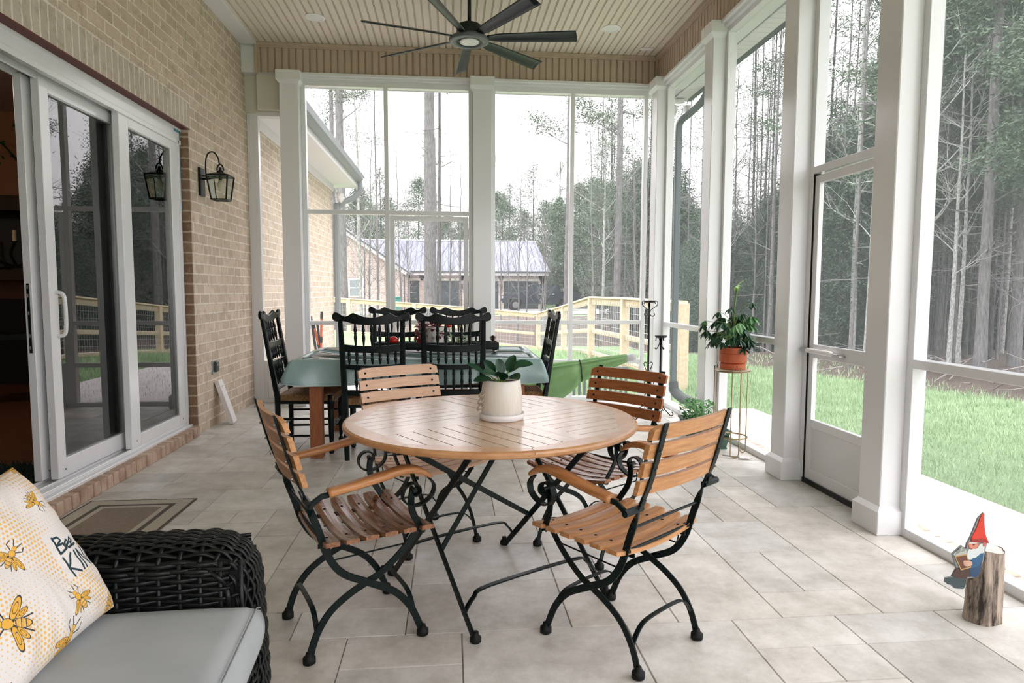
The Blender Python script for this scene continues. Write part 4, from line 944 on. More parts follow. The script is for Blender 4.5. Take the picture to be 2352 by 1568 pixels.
t = thing('flower_bucket', 'white crusty bucket in the black trough holding dark red leaves', 'bucket', inthe(-.015, 0))
MB().lathe([(0, .0), (.075, 0), (.088, .12), (.092, .165), (.085, .17), (.08, .14)], (0, 0, 0), 24).build('bucket', nm('flaky_white_bucket', (.20, .17, .15), (.70, .68, .65), .7, scale=14, lo=.38, hi=.5, bump=.5), t)
b = MB()
for k in range(150):
    a = R_.uniform(0, 6.28); r = R_.uniform(.02, .12); b.leafq((r*math.cos(a)-.03, r*math.sin(a), R_.uniform(.11, .21)-(r > .09)*.03), (math.cos(a)*R_.uniform(.3, 1), math.sin(a), R_.uniform(-.6, .8)), (0, -.3, 1), R_.uniform(.03, .055), .028)
for k in range(40): b.leafq((-.12+R_.uniform(-.025, .02), -.07, R_.uniform(.0, .1)), (R_.uniform(-1, .4), -.3, R_.uniform(-1, .5)), (0, -1, .3), .035, .016)
b.build('foliage', 'redleaf', t)
o = MB().lathe([(0, 0), (.016, .006), (.018, .02), (.010, .034), (0, .036)], (0, 0, 0), 14).build('red_berry', 'red', smooth=True); o.location = inthe(.095, -.03)[:2]+(inthe(0)[2]+.16,); tag(o, 'small bright red berry on the right of the white bucket', 'berry')
t = thing('silk_flower_stem', 'pale variegated leaf spray in the black trough right of the bucket', 'plant', inthe(.15, 0))
b = MB(); b.tube(cr([(-.02, -.03, 0), (-.045, -.03, .1), (-.05, -.03, .16)], 4), .003, 5)
for k in range(90): b.leafq((R_.uniform(-.1, .12), R_.uniform(-.06, .06), R_.uniform(.02, .09)), (R_.uniform(-1, 1), R_.uniform(-1, 1), R_.uniform(-.3, 1)), (0, -.5, 1), .03, .016)
b.build('leaves', mat('variegated_leaf', (.30, .40, .25), .6), t)
t = thing('pine_cone', 'brown pine cone standing on the right end of the black trough', 'pine cone', inthe(.455, 0)[:2]+(TZ+.088,))
b = MB()
for k in range(60):
    a = k*2.4; z = k/60*.05; r = .022*math.sin(PI*min(1, k/60*.9+.12)); b.leafq((r*.4*math.cos(a), r*.4*math.sin(a), z), (math.cos(a), math.sin(a), .6), (0, 0, 1), r+.006, .012)
b.build('scales', mat('cone_brown', (.09, .05, .03), .8), t); MB().lathe([(.0, -.041), (.01, -.04), (.008, .04), (0, .045)], (0, 0, 0), 6).build('core', 'stem', t)

# ================================================================ CORNER BY THE SCREENS
# scrolled iron candle stands
def candle_stand(label, x, y, h, rz=0, basket=True):
    t = thing('candle_stand', label, 'candle stand', (x, y, 0), rz, 'black iron candle stands in the corner')
    MB().tube([(0, 0, .10), (0, 0, h-.02)], .0105, 8).build('pole', 'black', t, smooth=True)
    for k in range(3):
        a = k*2*PI/3+.3; d = Vector((math.cos(a), math.sin(a), 0)); z = Vector((0, 0, 1))
        pts = cr([z*.25+d*.01, z*.17+d*.035, z*.085+d*.05, z*.045+d*.10, z*.012+d*.155, z*.03+d*.185, z*.05+d*.17, z*.045+d*.155], 5)
        MB().tube(pts, .005, 6).build('scroll_foot', 'black', t, smooth=True)
    for k in range(3):
        a = k*2*PI/3+.1; d = Vector((math.cos(a), math.sin(a), 0)); z = Vector((0, 0, 1))
        if basket: pts = cr([z*(h-.125)+d*.052, z*(h-.145)+d*.058, z*(h-.158)+d*.04, z*(h-.145)+d*.014, z*(h-.105)+d*.012, z*(h-.075)+d*.045, z*(h-.05)+d*.082, z*(h-.02)+d*.09, z*(h-.003)+d*.072, z*(h-.018)+d*.058, z*(h-.032)+d*.068], 5)
        else: pts = cr([z*(h-.05)+d*.05, z*(h-.02)+d*.045, z*(h-.02)+d*.02, z*(h-.07)+d*.012, z*(h-.12)+d*.03, z*(h-.135)+d*.05, z*(h-.12)+d*.055], 5)
        MB().tube(pts, .0042, 6).build('scroll', 'black', t, smooth=True)
    for k in range(2):
        s = (-1) ** k; zz = h*.42
        MB().tube(cr([(s*.008, 0, zz-.07), (s*.035, 0, zz), (s*.045, 0, zz+.03), (s*.03, 0, zz+.045), (s*.015, 0, zz+.03)], 5), .004, 6).build('scroll', 'black', t, smooth=True)
    MB().lathe([(0, h-.02), (.05, h-.02), (.06, h-.008), (.062, h), (.055, h-.004), (0, h-.012)], (0, 0, 0), 20).build('candle_plate', 'black', t, smooth=True)
candle_stand('tallest black iron candle stand, in the corner by the back screens', 1.99, 6.42, 1.15)
candle_stand('shorter black iron candle stand right of the tallest one', 2.10, 6.37, .80, .7, False)
candle_stand('lowest black iron candle stand, mostly hidden behind the reddish-brown folding chair', 1.86, 5.95, .42, .3, False)
# brass wire plant stand
t = thing('plant_stand', 'tall brass wire plant stand with hairpin legs by the right screens', 'plant stand', (2.125, 4.74, 0))
MB().lathe([(0, .64), (.122, .64), (.128, .643), (.128, .656), (.122, .66), (0, .66)], (0, 0, 0), 40).build('top_plate', mat('worn_cream_top', (.62, .56, .45), .5), t, smooth=False)
MB().tube([(.128*math.cos(2*PI*i/40), .128*math.sin(2*PI*i/40), .65) for i in range(40)], .0045, 6, close=True).build('top_ring', 'gold', t)
MB().tube([(.118*math.cos(2*PI*i/40), .118*math.sin(2*PI*i/40), .145) for i in range(40)], .0052, 6, close=True).build('lower_ring', 'gold', t)
for k in range(3):
    a = math.radians(-100+120*k); b = MB(); c_ = Vector((math.cos(a), math.sin(a), 0))*.126; s_ = Vector((-math.sin(a), math.cos(a), 0))*.031
    pts = [c_-s_+Vector((0, 0, .675))]+[c_*(.97)-s_*math.cos(i*PI/8)+Vector((0, 0, .036-.031*math.sin(i*PI/8))) for i in range(9)]+[c_+s_+Vector((0, 0, .675))]
    b.tube(pts, .004, 6); b.lathe([(0, .672), (.006, .675), (.006, .68), (0, .684)], c_-s_, 8); b.lathe([(0, .672), (.006, .675), (.006, .68), (0, .684)], c_+s_, 8); b.build('hairpin_leg', 'gold', t, smooth=True)
t = thing('terracotta_pot_plant', 'orange terracotta pot with a palmate-leaved plant on the brass stand', 'plant', (2.125, 4.74, .6605))
MB().lathe([(0, 0), (.088, 0), (.094, .004), (.094, .042), (.090, .046), (.087, .048)], (0, 0, 0), 40).build('pot_saucer', 'terracotta', t, smooth=False)
MB().lathe([(.086, .049), (.099, .054), (.101, .075), (.101, .118), (.097, .120), (.097, .124), (.100, .126), (.100, .165), (.094, .166), (.092, .150)], (0, 0, 0), 40).build('pot', 'terracotta', t, smooth=False)
MB().lathe([(0, .151), (.093, .151)], (0, 0, 0), 20).build('soil', 'soil', t)
R_ = random.Random(21); stm = MB(); stm.tube(cr([(0, 0, .15), (.01, 0, .3), (.0, .0, .42), (.012, -.01, .60)]), .006, 6)
MB().tube([(-.02, .01, .15), (-.015, .01, .47)], .004, 6).build('support_cane', 'grille', t)
clusters = [((.012, -.01, .625), 'leafnew', .075, 5)]
for k in range(58):
    a = R_.uniform(0, 6.28); rr_ = R_.uniform(.05, .19); z = .19+.27*R_.random()**.8*(1-.35*rr_/.19); x = rr_*math.cos(a)*1.05-.02; y = rr_*math.sin(a)
    x = min(x, .135); clusters.append(((x, y, z), R_.choice(['leaf', 'leaf', 'leaf2']), R_.uniform(.07, .105), R_.choice([5, 6])))
clusters += [((.12, -.04, .50), 'leaf', .08, 5), ((.13, -.02, .40), 'leaf2', .11, 5), ((-.14, -.03, .43), 'leaf', .07, 5), ((.03, -.09, .17), 'leaf', .08, 6), ((-.05, -.05, .46), 'leaf', .07, 5)]
for (p, m, ln, n_) in clusters:
    p = Vector(p); base = Vector((.0+p.x*.08, p.y*.08, min(.5, max(.2, p.z-.10)))); stm.tube(cr([base, (base+p)/2+Vector((0, 0, .03)), p], 4), .0017, 5)
    out = Vector((p.x, p.y, .03)); out = out.normalized() if out.length > .01 else Vector((0, -1, 0)); droop = -1.0 if m != 'leafnew' else -.5
    b = MB(); sd = Vector((-out.y, out.x, 0)); sd = sd.normalized() if sd.length > .01 else Vector((1, 0, 0))
    for i in range(n_):
        a = (i/(n_-1)-.5)*3.6; d = out*math.cos(a)+sd*math.sin(a)+Vector((0, 0, droop+R_.uniform(-.2, .2))); b.leafq(p, d, Vector((0, 0, 1))+out*.3, ln*(1-.25*abs(a)/1.8), ln*.34, .15)
    b.build('leaf_cluster', m, t)
stm.build('stems', 'greenstem', t)
# green trough planter with herbs
t = thing('herb_planter', 'dull green rectangular planter with leafy herbs on the floor by the right screens', 'planter', (2.10, 5.11, 0))
b = MB()
for (a0, a1, c0, c1, z0, z1) in ((-.075, .075, -.20, .42, 0, .012),): b.box(a0, c0, z0, a1, c1, z1)
b.add([(-.07, -.19, 0), (.07, -.19, 0), (.07, .41, 0), (-.07, .41, 0), (-.09, -.22, .135), (.09, -.22, .135), (.09, .44, .135), (-.09, .44, .135)], [(0, 1, 5, 4), (1, 2, 6, 5), (2, 3, 7, 6), (3, 0, 4, 7)])
b.bbox(-.1, -.232, .135, .1, -.215, .152); b.bbox(-.1, .435, .135, .1, .452, .152); b.bbox(-.1, -.215, .135, -.083, .435, .152); b.bbox(.083, -.215, .135, .1, .435, .152)
b.build('planter_box', 'planter', t); MB().box(-.083, -.215, .10, .083, .435, .12).build('soil', 'soil', t)
b = MB(); R_ = random.Random(9)
for k in range(420):
    y = R_.choice((R_.uniform(.05, .22), R_.uniform(.26, .43))); h = R_.uniform(.02, .17)*(1 if y > .24 else 1.25); b.leafq((R_.uniform(-.1, .08), y, .12+h), (R_.uniform(-1, 1), R_.uniform(-1, 1), R_.uniform(-.2, .8)), (0, -.2, 1), R_.uniform(.02, .04), R_.uniform(.016, .028))
for k in range(50):
    x, y = R_.uniform(-.06, .06), R_.uniform(.05, .4); b.tube([(x, y, .12), (x+R_.uniform(-.03, .03), y+R_.uniform(-.03, .03), R_.uniform(.18, .27))], .0015, 4)
b.build('herbs', mat('bright_herb_green', (.10, .30, .08), .5), t)
o = MB().lathe([(.0, 0), (.02, .0), (.024, .004), (.026, .05), (.02, .05), (.0, .045)], (0, 0, 0), 20).build('terracotta_cup', 'terracotta'); 
o.location = (2.02, 5.62, 0); tag(o, 'tiny terracotta pot behind the green planter', 'pot')
t = thing('garden_trowel', 'small metal hand trowel lying in front of the green planter', 'trowel', (2.05, 4.66, .004), -.5)
MB().tube([(-.02, 0, .012), (.1, 0, .008)], .006, 6).build('handle', 'steel', t)
MB().grid(lambda i, j: Vector((.1+.1*i/6, (j/3-.5)*.06*math.sin(PI*(1-(i/6)*.93)*.5+.0), .004+.01*abs(j/3-.5))), 7, 4).build('blade', 'chrome', t)
# folded umbrella leaning low across the corner
t = thing('garden_umbrella', 'folded leaf-green garden umbrella lying across the back corner', 'umbrella', (0, 0, 0))
Tp, Bs = Vector((1.79, 6.42, .575)), Vector((.62, 6.50, .40)); dr = (Bs-Tp).normalized(); upv = Vector((0, 0, 1)); upv = (upv-dr*upv.dot(dr)).normalized(); sdv = dr.cross(upv)
MB().tube([Tp-dr*.06, Bs+dr*.25+Vector((0, 0, 0))], .019, 10).build('pole', 'umbrella_pole', t, smooth=True)
MB().lathe([(0, -.075), (.03, -.065), (.038, -.03), (.036, .02), (.028, .05)], Tp, 16, dr).build('finial_cap', mat('pale_grey_cap', (.5, .5, .52), .5), t, smooth=True)
MB().tube([Tp+dr*.42+upv*.03, Tp+dr*1.35+upv*.075], .011, 8).build('rib', 'umbrella_pole', t)
b = MB(); NU, NV = 60, 96; ln = 1.18
def CL(i, j):
    s = i/(NU-1); a = 2*PI*j/NV
    tie = math.exp(-((s-.42)/.035)**2)
    up_ = .035+.018*s; dn_ = .035+(.10 if s < .42 else .10)*min(s/.2, 1)*.5+max(0, s-.28)*.62-tie*.025
    fold = math.sin(a*8+2.2*math.sin(s*3)+s*2)*(.006+.020*s)*(1-.6*tie)+math.sin(a*19+s*5)*.004*s
    c, s2 = math.cos(a), math.sin(a)        # c: up/down
    ver = (up_ if c > 0 else dn_)*c; wid = (.035+.09*s-.02*tie)*s2*(1 if c > -.3 else .8)
    q = Tp+dr*(.02+ln*s)+upv*(ver+fold*c)+sdv*(wid+fold*s2)
    q.z -= .05*s*max(0, -c); q.z = max(q.z, .012); return q
b.grid(CL, NU, NV, cv=True); b.build('canopy', 'umbrella', t, smooth=True)
b = MB(); s = .42; pts = [CL(int(.42*(NU-1)), j)+ (CL(int(.42*(NU-1)), j)-(Tp+dr*(.02+ln*.42))).normalized()*.004 for j in range(0, NV, 3)]; b.tube(pts, .007, 6, close=True); b.build('tie_strap', mat('dark_green_strap', (.03, .06, .03), .8), t)
b = MB(); b.tube([Bs+dr*.2, Vector((.62, 6.5, .02))], .02, 8); b.lathe([(.17, 0), (.17, .03), (.03, .05)], (.45, 6.5, 0), 20); b.build('stand_foot', 'umbrella_pole', t)
# ================================================================ WICKER SOFA, CUSHION, PILLOW
SO = Vector((-.50, 1.70, 0)); SA = math.radians(4)
t = thing('wicker_sofa', 'dark brown wicker sofa in the near left corner', 'sofa', SO, SA)
# local: +x is towards the sofa front, arm spans y 0 .. .21, seat at y < 0
def weave(b, S, nrows, L_, sp=.052, r=.0068, amp=.0052, step=.012, vr=None):
    # S(u, k) -> point, normal for strand k at running length u
    n = int(L_/step)
    for k in range(nrows):
        ph = k % 2; pts = []
        for i in range(n+1):
            u = i*step; p, nn = S(u, k); pts.append(p+nn*(amp*math.sin(PI*u/sp+ph*PI)))
        side = [S(i*step, k)[1] for i in range(n+1)]
        # flattened cord
        vs = []; m_ = 6
        for i, p in enumerate(pts):
            d = (pts[min(i+1, n)]-pts[max(i-1, 0)]).normalized(); nn = side[i]; nn = (nn-d*nn.dot(d)).normalized(); q = d.cross(nn)
            for j in range(m_):
                a = 2*PI*j/m_; vs.append(p+q*math.cos(a)*r*1.0+nn*math.sin(a)*r*.52)
        fs = [(i*m_+j, i*m_+(j+1) % m_, (i+1)*m_+(j+1) % m_, (i+1)*m_+j) for i in range(n) for j in range(m_)]
        b.add(vs, fs)
Z1, RC = .578, .125; AW = .20; LB = 1.05     # arm top height, front corner radius, arm width, arm length
def path(u, z1=Z1, rc=RC, xf=-.022):
    # outline of the arm in side view, running from the sofa back along the top and down the front
    L1 = LB-rc
    if u < L1:
        x = xf-LB+u; rise = .022*math.sin(PI*min(1, u/L1)*.9); return Vector((x, 0, z1+rise*.8-.025*(1-u/L1))), Vector((0, 0, 1))
    u -= L1; q = rc*PI/2
    if u < q: a = u/rc; return Vector((xf-rc+rc*math.sin(a), 0, z1+.006-rc+rc*math.cos(a))), Vector((math.sin(a), 0, math.cos(a)))
    u -= q; return Vector((xf+.012*math.sin(u*4), 0, z1-rc+.006-u)), Vector((1, 0, 0))
TL = LB-RC+RC*PI/2+Z1-RC-.03
rows = 19
def band(u, k):
    p, n = path(u); th = -PI/2+PI*(k/(rows-1)); rr_ = .05
    # cross-section: flat top with rolled shoulders
    w = AW/2
    s = (k/(rows-1)-.5)*2; sh = abs(s) ** 4
    q = p+Vector((0, w+s*w, 0))-n*(.055*sh); nn = (n*(1-.75*sh)+Vector((0, math.copysign(1, s)*sh*1.0, 0))).normalized()
    return q, nn
b = MB(); weave(b, band, rows, TL, sp=.05, r=.0064); b.build('arm_top_weave', 'wicker', t, smooth=True)
# stakes under the band
b = MB(); 
for i in range(int(TL/.05)):
    u = .025+i*.05; pts = [band(u, k)[0]-band(u, k)[1]*.002 for k in range(0, rows, 2)]; b.tube(pts, .0065, 6)
b.build('arm_stakes', 'wicker', t, smooth=True)
def inner(u, k): 
    z = .545-k*.0132; return Vector((-LB-.02+u+.0, .0+.004, z)), Vector((0, -1, 0))
b = MB(); weave(b, inner, 22, LB-.05, sp=.05, r=.0062)
for i in range(21): b.tube([(-LB+.005+i*.05, .004, .26), (-LB+.005+i*.05, .004, .55)], .006, 6)
b.build('arm_inner_weave', 'wicker', t, smooth=True)
def outer(u, k): 
    z = .545-k*.0132; return Vector((-LB-.02+u, AW+.0, z)), Vector((0, 1, 0))
b = MB(); weave(b, outer, 40, LB-.03, sp=.05, r=.0062, step=.018); b.build('arm_outer_weave', 'wicker', t, smooth=True)
b = MB(); b.box(-LB+.03, .014, .03, -.045, AW-.014, .52); b.build('arm_core', M['dark'], t)
def front(u, k): return Vector((-.012, -1.5+u, .315-k*.0132)), Vector((1, 0, 0))
b = MB(); weave(b, front, 21, 1.5, sp=.05, r=.0062, step=.016); b.box(-.12, -1.5, .03, -.02, 0, .32); b.build('front_skirt_weave', 'wicker', t, smooth=False)
MB().box(-LB, -1.5, .26, -.05, 0, .325).build('seat_deck', 'wicker', t)
MB().box(-LB-.14, -1.5, .03, -LB+.02, AW, .80).build('sofa_back', 'wicker', t)
# seat cushion: boxed, domed, with front seam
def cushion():
    b = MB(); x0, x1, y0, y1, zb, zt1 = -LB+.02, .005, -1.3, -.012, .325, .468; NU, NV = 40, 40
    def top(i, j):
        u, v = i/(NU-1), j/(NV-1); e_ = min(u, 1-u, v, 1-v)
        ex, ey = min(u, 1-u)*(x1-x0), min(v, 1-v)*(y1-y0); rr_ = .022
        dx = max(0, rr_-ex); dy = max(0, rr_-ey); d = min(rr_, math.hypot(dx, dy)); drop = rr_-math.sqrt(max(0, rr_*rr_-d*d))
        dome = .030*(math.sin(PI*min(1, max(0, u)))**.5)*(math.sin(PI*v)**.35 if 0 < v < 1 else 0)
        return Vector((x0+(x1-x0)*u, y0+(y1-y0)*v, zt1-.025-drop+dome))
    b.grid(top, NU, NV)
    ring = [(i, 0) for i in range(NU-1)]+[(NU-1, j) for j in range(NV-1)]+[(i, NV-1) for i in range(NU-1, 0, -1)]+[(0, j) for j in range(NV-1, 0, -1)]
    base = len(b.v); K = 6; c = Vector(((x0+x1)/2, (y0+y1)/2, 0))
    for k in range(1, K+1):
        for (i, j) in ring:
            p = top(i, j); s = k/K; bul = .012*math.sin(PI*s); d = Vector((1 if i == NU-1 else (-1 if i == 0 else 0), 1 if j == NV-1 else (-1 if j == 0 else 0), 0)); d = d.normalized() if d.length else d
            b.v.append(tuple(Vector((p.x, p.y, p.z*(1-s)+zb*s))+d*bul))
    n = len(ring)
    for q in range(n):
        A_ = ring[q][0]*NV+ring[q][1]; B_ = ring[(q+1) % n][0]*NV+ring[(q+1) % n][1]
        prev = (A_, B_)
        for k in range(K):
            nx_ = (base+k*n+q, base+k*n+(q+1) % n); b.f.append([prev[0], nx_[0], nx_[1], prev[1]]); b.mi.append(0); b.sm.append(True); prev = nx_
    o = b.build('seat_cushion', 'cushion', smooth=True); o.location = SO; o.rotation_euler = (0, 0, SA)
    s = MB(); s.tube([(x1+.001, y1-.01, zt1-.035)]+[(x1-.004, y1-.03-(y1-y0-.06)*q/20, zt1-.027+.0*q) for q in range(21)], .0022, 5); s.build('seam', mat('grey_seam', (.20, .215, .22), .8), o, smooth=True)
    tag(o, 'light grey seat cushion on the wicker sofa', 'cushion')
cushion()
# ---- printed throw pillow
def pillow():
    S_ = .205; NU = 500
    WHITE = (.78, .74, .72); YEL = (.80, .44, .06); DARK = (.05, .05, .055); ORD = (.82, .50, .16); NAVY = (.012, .04, .055)
    def ell(x, y, cx, cy, a, b_, ang):
        c, s = math.cos(ang), math.sin(ang); dx, dy = x-cx, y-cy; u, v = dx*c+dy*s, -dx*s+dy*c; return (u/a)**2+(v/b_)**2
    def seg(x, y, x0, y0, x1, y1):
        dx, dy = x1-x0, y1-y0; t_ = max(0, min(1, ((x-x0)*dx+(y-y0)*dy)/(dx*dx+dy*dy+1e-12))); return math.hypot(x-x0-dx*t_, y-y0-dy*t_)
    bees = []; R2 = random.Random(31)
    # cx, cy, scale, heading
    spec = [(-.03, .035, 1, .55), (.055, -.125, 1, 1.9), (-.14, .115, 1.05, -.5), (-.115, -.075, 1.5, 2.6), (.0, -.19, 1.25, .9), (.115, .11, .85, -1.1), (.0, .165, .9, 2.4), (-.19, .02, 1.1, 2.2), (.185, -.03, .8, 1.0), (.17, -.19, .8, -.5), (-.2, -.19, 1.2, .3), (.2, .2, 1, 1)]
    def bee(x, y, cx, cy, k, h):
        c, s = math.cos(h), math.sin(h); dx, dy = (x-cx)/k, (y-cy)/k; u, v = dx*c+dy*s, -dx*s+dy*c   # u along the body, head at +u
        if abs(u) > .05 or abs(v) > .045: return None
        res = None
        for sg in (-1, 1):
            w1 = ell(u, v, -.006, sg*.020, .019, .0062, sg*(PI/2+.45)); w2 = ell(u, v, -.014, sg*.013, .013, .0045, sg*(PI/2+.9))
            for w in (w1, w2):
                if w < 1: res = DARK if w > .72 or abs(w-.2) < .04 else YEL
            for (a0, b0, a1, b1) in ((.012, sg*.006, .02, sg*.018), (.02, sg*.018, .03, sg*.016), (-.012, sg*.005, -.03, sg*.012), (.022, sg*.003, .036, sg*.009)):
                if seg(u, v, a0, b0, a1, b1) < .0011: res = DARK
        th = ell(u, v, .007, 0, .0085, .0075, 0); hd_ = ell(u, v, .019, 0, .0055, .0055, 0); ab = ell(u, v, -.014, 0, .0155, .0068, 0)
        for w in (ab, th, hd_):
            if w < 1: res = DARK if w > .76 else YEL
        if ab < .76 and (int((u+.1)/.0042) % 2): res = ORD
        if ab < .8 and abs(((u+.1) % .0084)-.0042) < .0007: res = DARK
        return res
    strokes = []
    def st(pts, ox, oy, k):
        for a, c in zip(pts[:-1], pts[1:]): strokes.append((ox+a[0]*k, oy+a[1]*k, ox+c[0]*k, oy+c[1]*k))
    kx, ky, kk = .078, -.02, .055   # text origin
    st([(0, 0), (.12, 1)], kx, ky+.002, .038); st([(.12, 1), (.5, .95), (.55, .7), (.1, .52)], kx, ky, .038); st([(.1, .52), (.6, .45), (.62, .1), (0, 0)], kx, ky, .038)
    for q in (.72, 1.25): st([(q, .22), (q+.42, .34), (q+.3, .56), (q+.02, .40), (q+.08, .05), (q+.5, .08)], kx, ky, .038)
    oy = ky-.058
    st([(0, 0), (0, 1)], kx, oy, .048); st([(.5, 1), (.0, .45), (.55, 0)], kx, oy, .048); st([(.78, 0), (.78, 1)], kx, oy, .048); st([(1.02, 0), (1.02, 1), (1.5, 0), (1.5, 1)], kx, oy, .048); st([(1.8, 0), (1.8, 1), (2.2, .8), (2.25, .3), (1.8, 0)], kx, oy, .048)
    def colour(x, y):
        for (a, c, d, e_) in strokes:
            if seg(x, y, a, c, d, e_) < .0026: return NAVY
        for q in spec:
            if abs(x-q[0]) < .07*q[2] and abs(y-q[1]) < .07*q[2]:
                r = bee(x, y, *q)
                if r: return r
        if not (.06 < x < .2 and -.08 < y < .035):
            g_ = .0098; row = math.floor(y/g_); xx = x+(row % 2)*g_/2; fx, fy = (xx % g_)-g_/2, (y % g_)-g_/2
            rr_ = .0021+.0012*math.sin(x*31+y*17)
            if fx*fx+fy*fy < rr_*rr_: return ORD
        return WHITE
    b = MB(); cols = []
    def pt(i, j, sgn):
        u, v = i/(NU-1)*2-1, j/(NU-1)*2-1
        pinch = 1-.07*(u*u)*(1-v*v)*0; ex = S_*u*(1-.05*(1-v*v)*0-.055*(v*v)*(u*u)*-1*.0); 
        k1 = 1-.06*(1-abs(v)**2)*abs(u)**3; k2 = 1-.06*(1-abs(u)**2)*abs(v)**3
        th = .072*((1-u**4)*(1-v**4))**.55
        wr = .004*math.sin(9*u+3*v)*math.sin(4*v-2*u)*(1-u*u)*(1-v*v)+.0035*math.sin(22*math.atan2(v, u))*min(1, (u*u+v*v))*(1-max(abs(u), abs(v))**6)*.7
        return (S_*u*k1, S_*v*k2, sgn*(th+wr))
    b.grid(lambda i, j: pt(i, j, 1), NU, NU)
    for i in range(NU):
        for j in range(NU): u, v = i/(NU-1)*2-1, j/(NU-1)*2-1; cols.append(colour(u*S_, v*S_))
    NB = 40; n0 = len(b.v); b.grid(lambda i, j: tuple(pt(i*(NU-1)/(NB-1), j*(NU-1)/(NB-1), -1)), NB, NB); cols += [WHITE]*(NB*NB)
    # turn back sheet over
    nf = (NU-1)*(NU-1)
    for k in range(nf, len(b.f)): b.f[k] = b.f[k][::-1]
    o = b.build('throw_pillow', 'pillow', smooth=True); at = o.data.color_attributes.new('tint', 'FLOAT_COLOR', 'POINT'); flat = []
    for c in cols: flat += [*c, 1]
    at.data.foreach_set('color', flat)
    return o
pil = pillow()
# pillow axes: text runs along local x, up is local y, normal local z
def pix_dir(px, py): return (fw+rr*((px-1176)/FPX)+uu*((784-py)/FPX)).normalized()
PC = Vector((0, 0, CAMH))+pix_dir(6, 1332)*1.80
cam_c = -pix_dir(6, 1332); cam_r = (rr-cam_c*rr.dot(cam_c)).normalized(); cam_u = cam_c.cross(cam_r)
txr = (cam_r*.48+cam_u*.46-cam_c*.74).normalized(); tyr = (-cam_r*.62+cam_u*.78); tyr = (tyr-txr*tyr.dot(txr)).normalized(); nrm_ = txr.cross(tyr)
pil.matrix_world = Matrix(((txr.x, tyr.x, nrm_.x, PC.x), (txr.y, tyr.y, nrm_.y, PC.y), (txr.z, tyr.z, nrm_.z, PC.z), (0, 0, 0, 1)))
tag(pil, 'white pillow printed with yellow bees, dots and the words Bee KIND on the sofa', 'pillow')

# ================================================================ GNOME ON A LOG
LG = Vector((2.022, 2.235, 0))
b = MB(); NA, NZ = 72, 40; H = .283
def lr(a, z): return .063+.003*math.sin(2*a+1)+.0028*math.sin(5*a+z*6)+.0018*math.sin(11*a+z*13)+.0045*math.exp(-z/.04)+.004*math.exp(-((a-3.6)/.35)**2)*math.sin(z*20)
def LP(i, j): z = H*j/(NZ-1); a = 2*PI*i/NA; r = lr(a, z); zz = z-(.012*math.cos(a+.6) if j == NZ-1 else 0); return Vector((r*math.cos(a)+.006*math.sin(z*9), r*math.sin(a)*.9, zz))
t = thing('log_stump', 'short upright weathered log on the floor near the right screens', 'log', LG, .2)
b.grid(LP, NA, NZ, cu=True); bm_ = mat('weathered_log_bark', (.4, .3, .22), .9)
noisy(bm_, (.03, .02, .015), (.50, .41, .33), scale=20, detail=10, stretch=(1.3, 1.3, .16), lo=.40, hi=.56, bump=.9, rough=.72)
b.build('bark', bm_, t, smooth=True)
b = MB(); c0 = Vector((.006*math.sin(H*9), 0, H+.001)); ring = [LP(i, NZ-1) for i in range(NA)]; b.add([c0]+ring, [(0, i+1, (i+1) % NA+1) for i in range(NA)]); b.build('cut_top', nm('pale_sawn_wood', (.62, .57, .51), (.76, .71, .66), .8, scale=30), t)
# the gnome: a flat painted board cut-out, so it is built flat, 9 mm thick, painted layers on its face
t = thing('gnome_figure', 'painted wooden garden gnome in a red hat reading a book, leaning on the log', 'ornament', (1.876, 2.150, 0))
GX = Vector((1, .12, 0)).normalized(); GN = Vector((GX.y, -GX.x, 0)); GZ = Vector((0, 0, 1)); U = .2296/1000*2.2/1500*1000*1.0  # metres per zoomed-crop unit
U = 3.72e-4
def gp(pts): return [((x-800)*U, (1000-y)*U+.17) for x, y in pts]
def smoothpoly(pts, n=4):
    P_ = pts; out = []
    for i in range(len(P_)):
        a, b_, c, d = [Vector((*P_[(i+k-1) % len(P_)], 0)) for k in range(4)]
        for k in range(n):
            q = k/n; v = .5*((2*b_)+(-a+c)*q+(2*a-5*b_+4*c-d)*q*q+(-a+3*b_-3*c+d)*q**3); out.append((v.x, v.y))
    return out
def layer(name, pts, m, d, th=.0015, sm=True):
    p = gp(pts); p = smoothpoly(p) if sm else p
    ar = sum(p[i][0]*p[(i+1) % len(p)][1]-p[(i+1) % len(p)][0]*p[i][1] for i in range(len(p)))
    if ar < 0: p = p[::-1]
    b = MB(); b.prism(p, GN*d, GX, GZ, GN, th); return b.build(name, m, t)
paint = lambda n, c: mat(n, c, .35)
hat = [(930, 255), (905, 262), (880, 310), (860, 370), (830, 430), (795, 490), (805, 530), (900, 538), (960, 545), (998, 555), (990, 520), (965, 480), (945, 400), (932, 300)]
beard = [(760, 545), (775, 600), (755, 640), (765, 690), (800, 710), (850, 700), (900, 690), (945, 650), (955, 600), (950, 550), (900, 540), (860, 560), (800, 530)]
coat = [(945, 650), (905, 700), (820, 705), (805, 770), (815, 870), (880, 892), (925, 850), (940, 760), (950, 690)]
trous = [(660, 780), (620, 820), (605, 860), (660, 890), (760, 905), (780, 880), (820, 880), (830, 790), (760, 780)]
boots = [(530, 875), (555, 865), (610, 870), (680, 885), (762, 905), (748, 990), (700, 992), (640, 980), (600, 945), (545, 930), (528, 905)]
book = [(590, 632), (695, 562), (755, 610), (770, 700), (815, 790), (690, 806)]
hand = [(708, 712), (760, 712), (805, 725), (812, 760), (760, 768), (720, 750)]
arm = [(812, 700), (860, 690), (930, 650), (945, 690), (900, 770), (812, 785)]
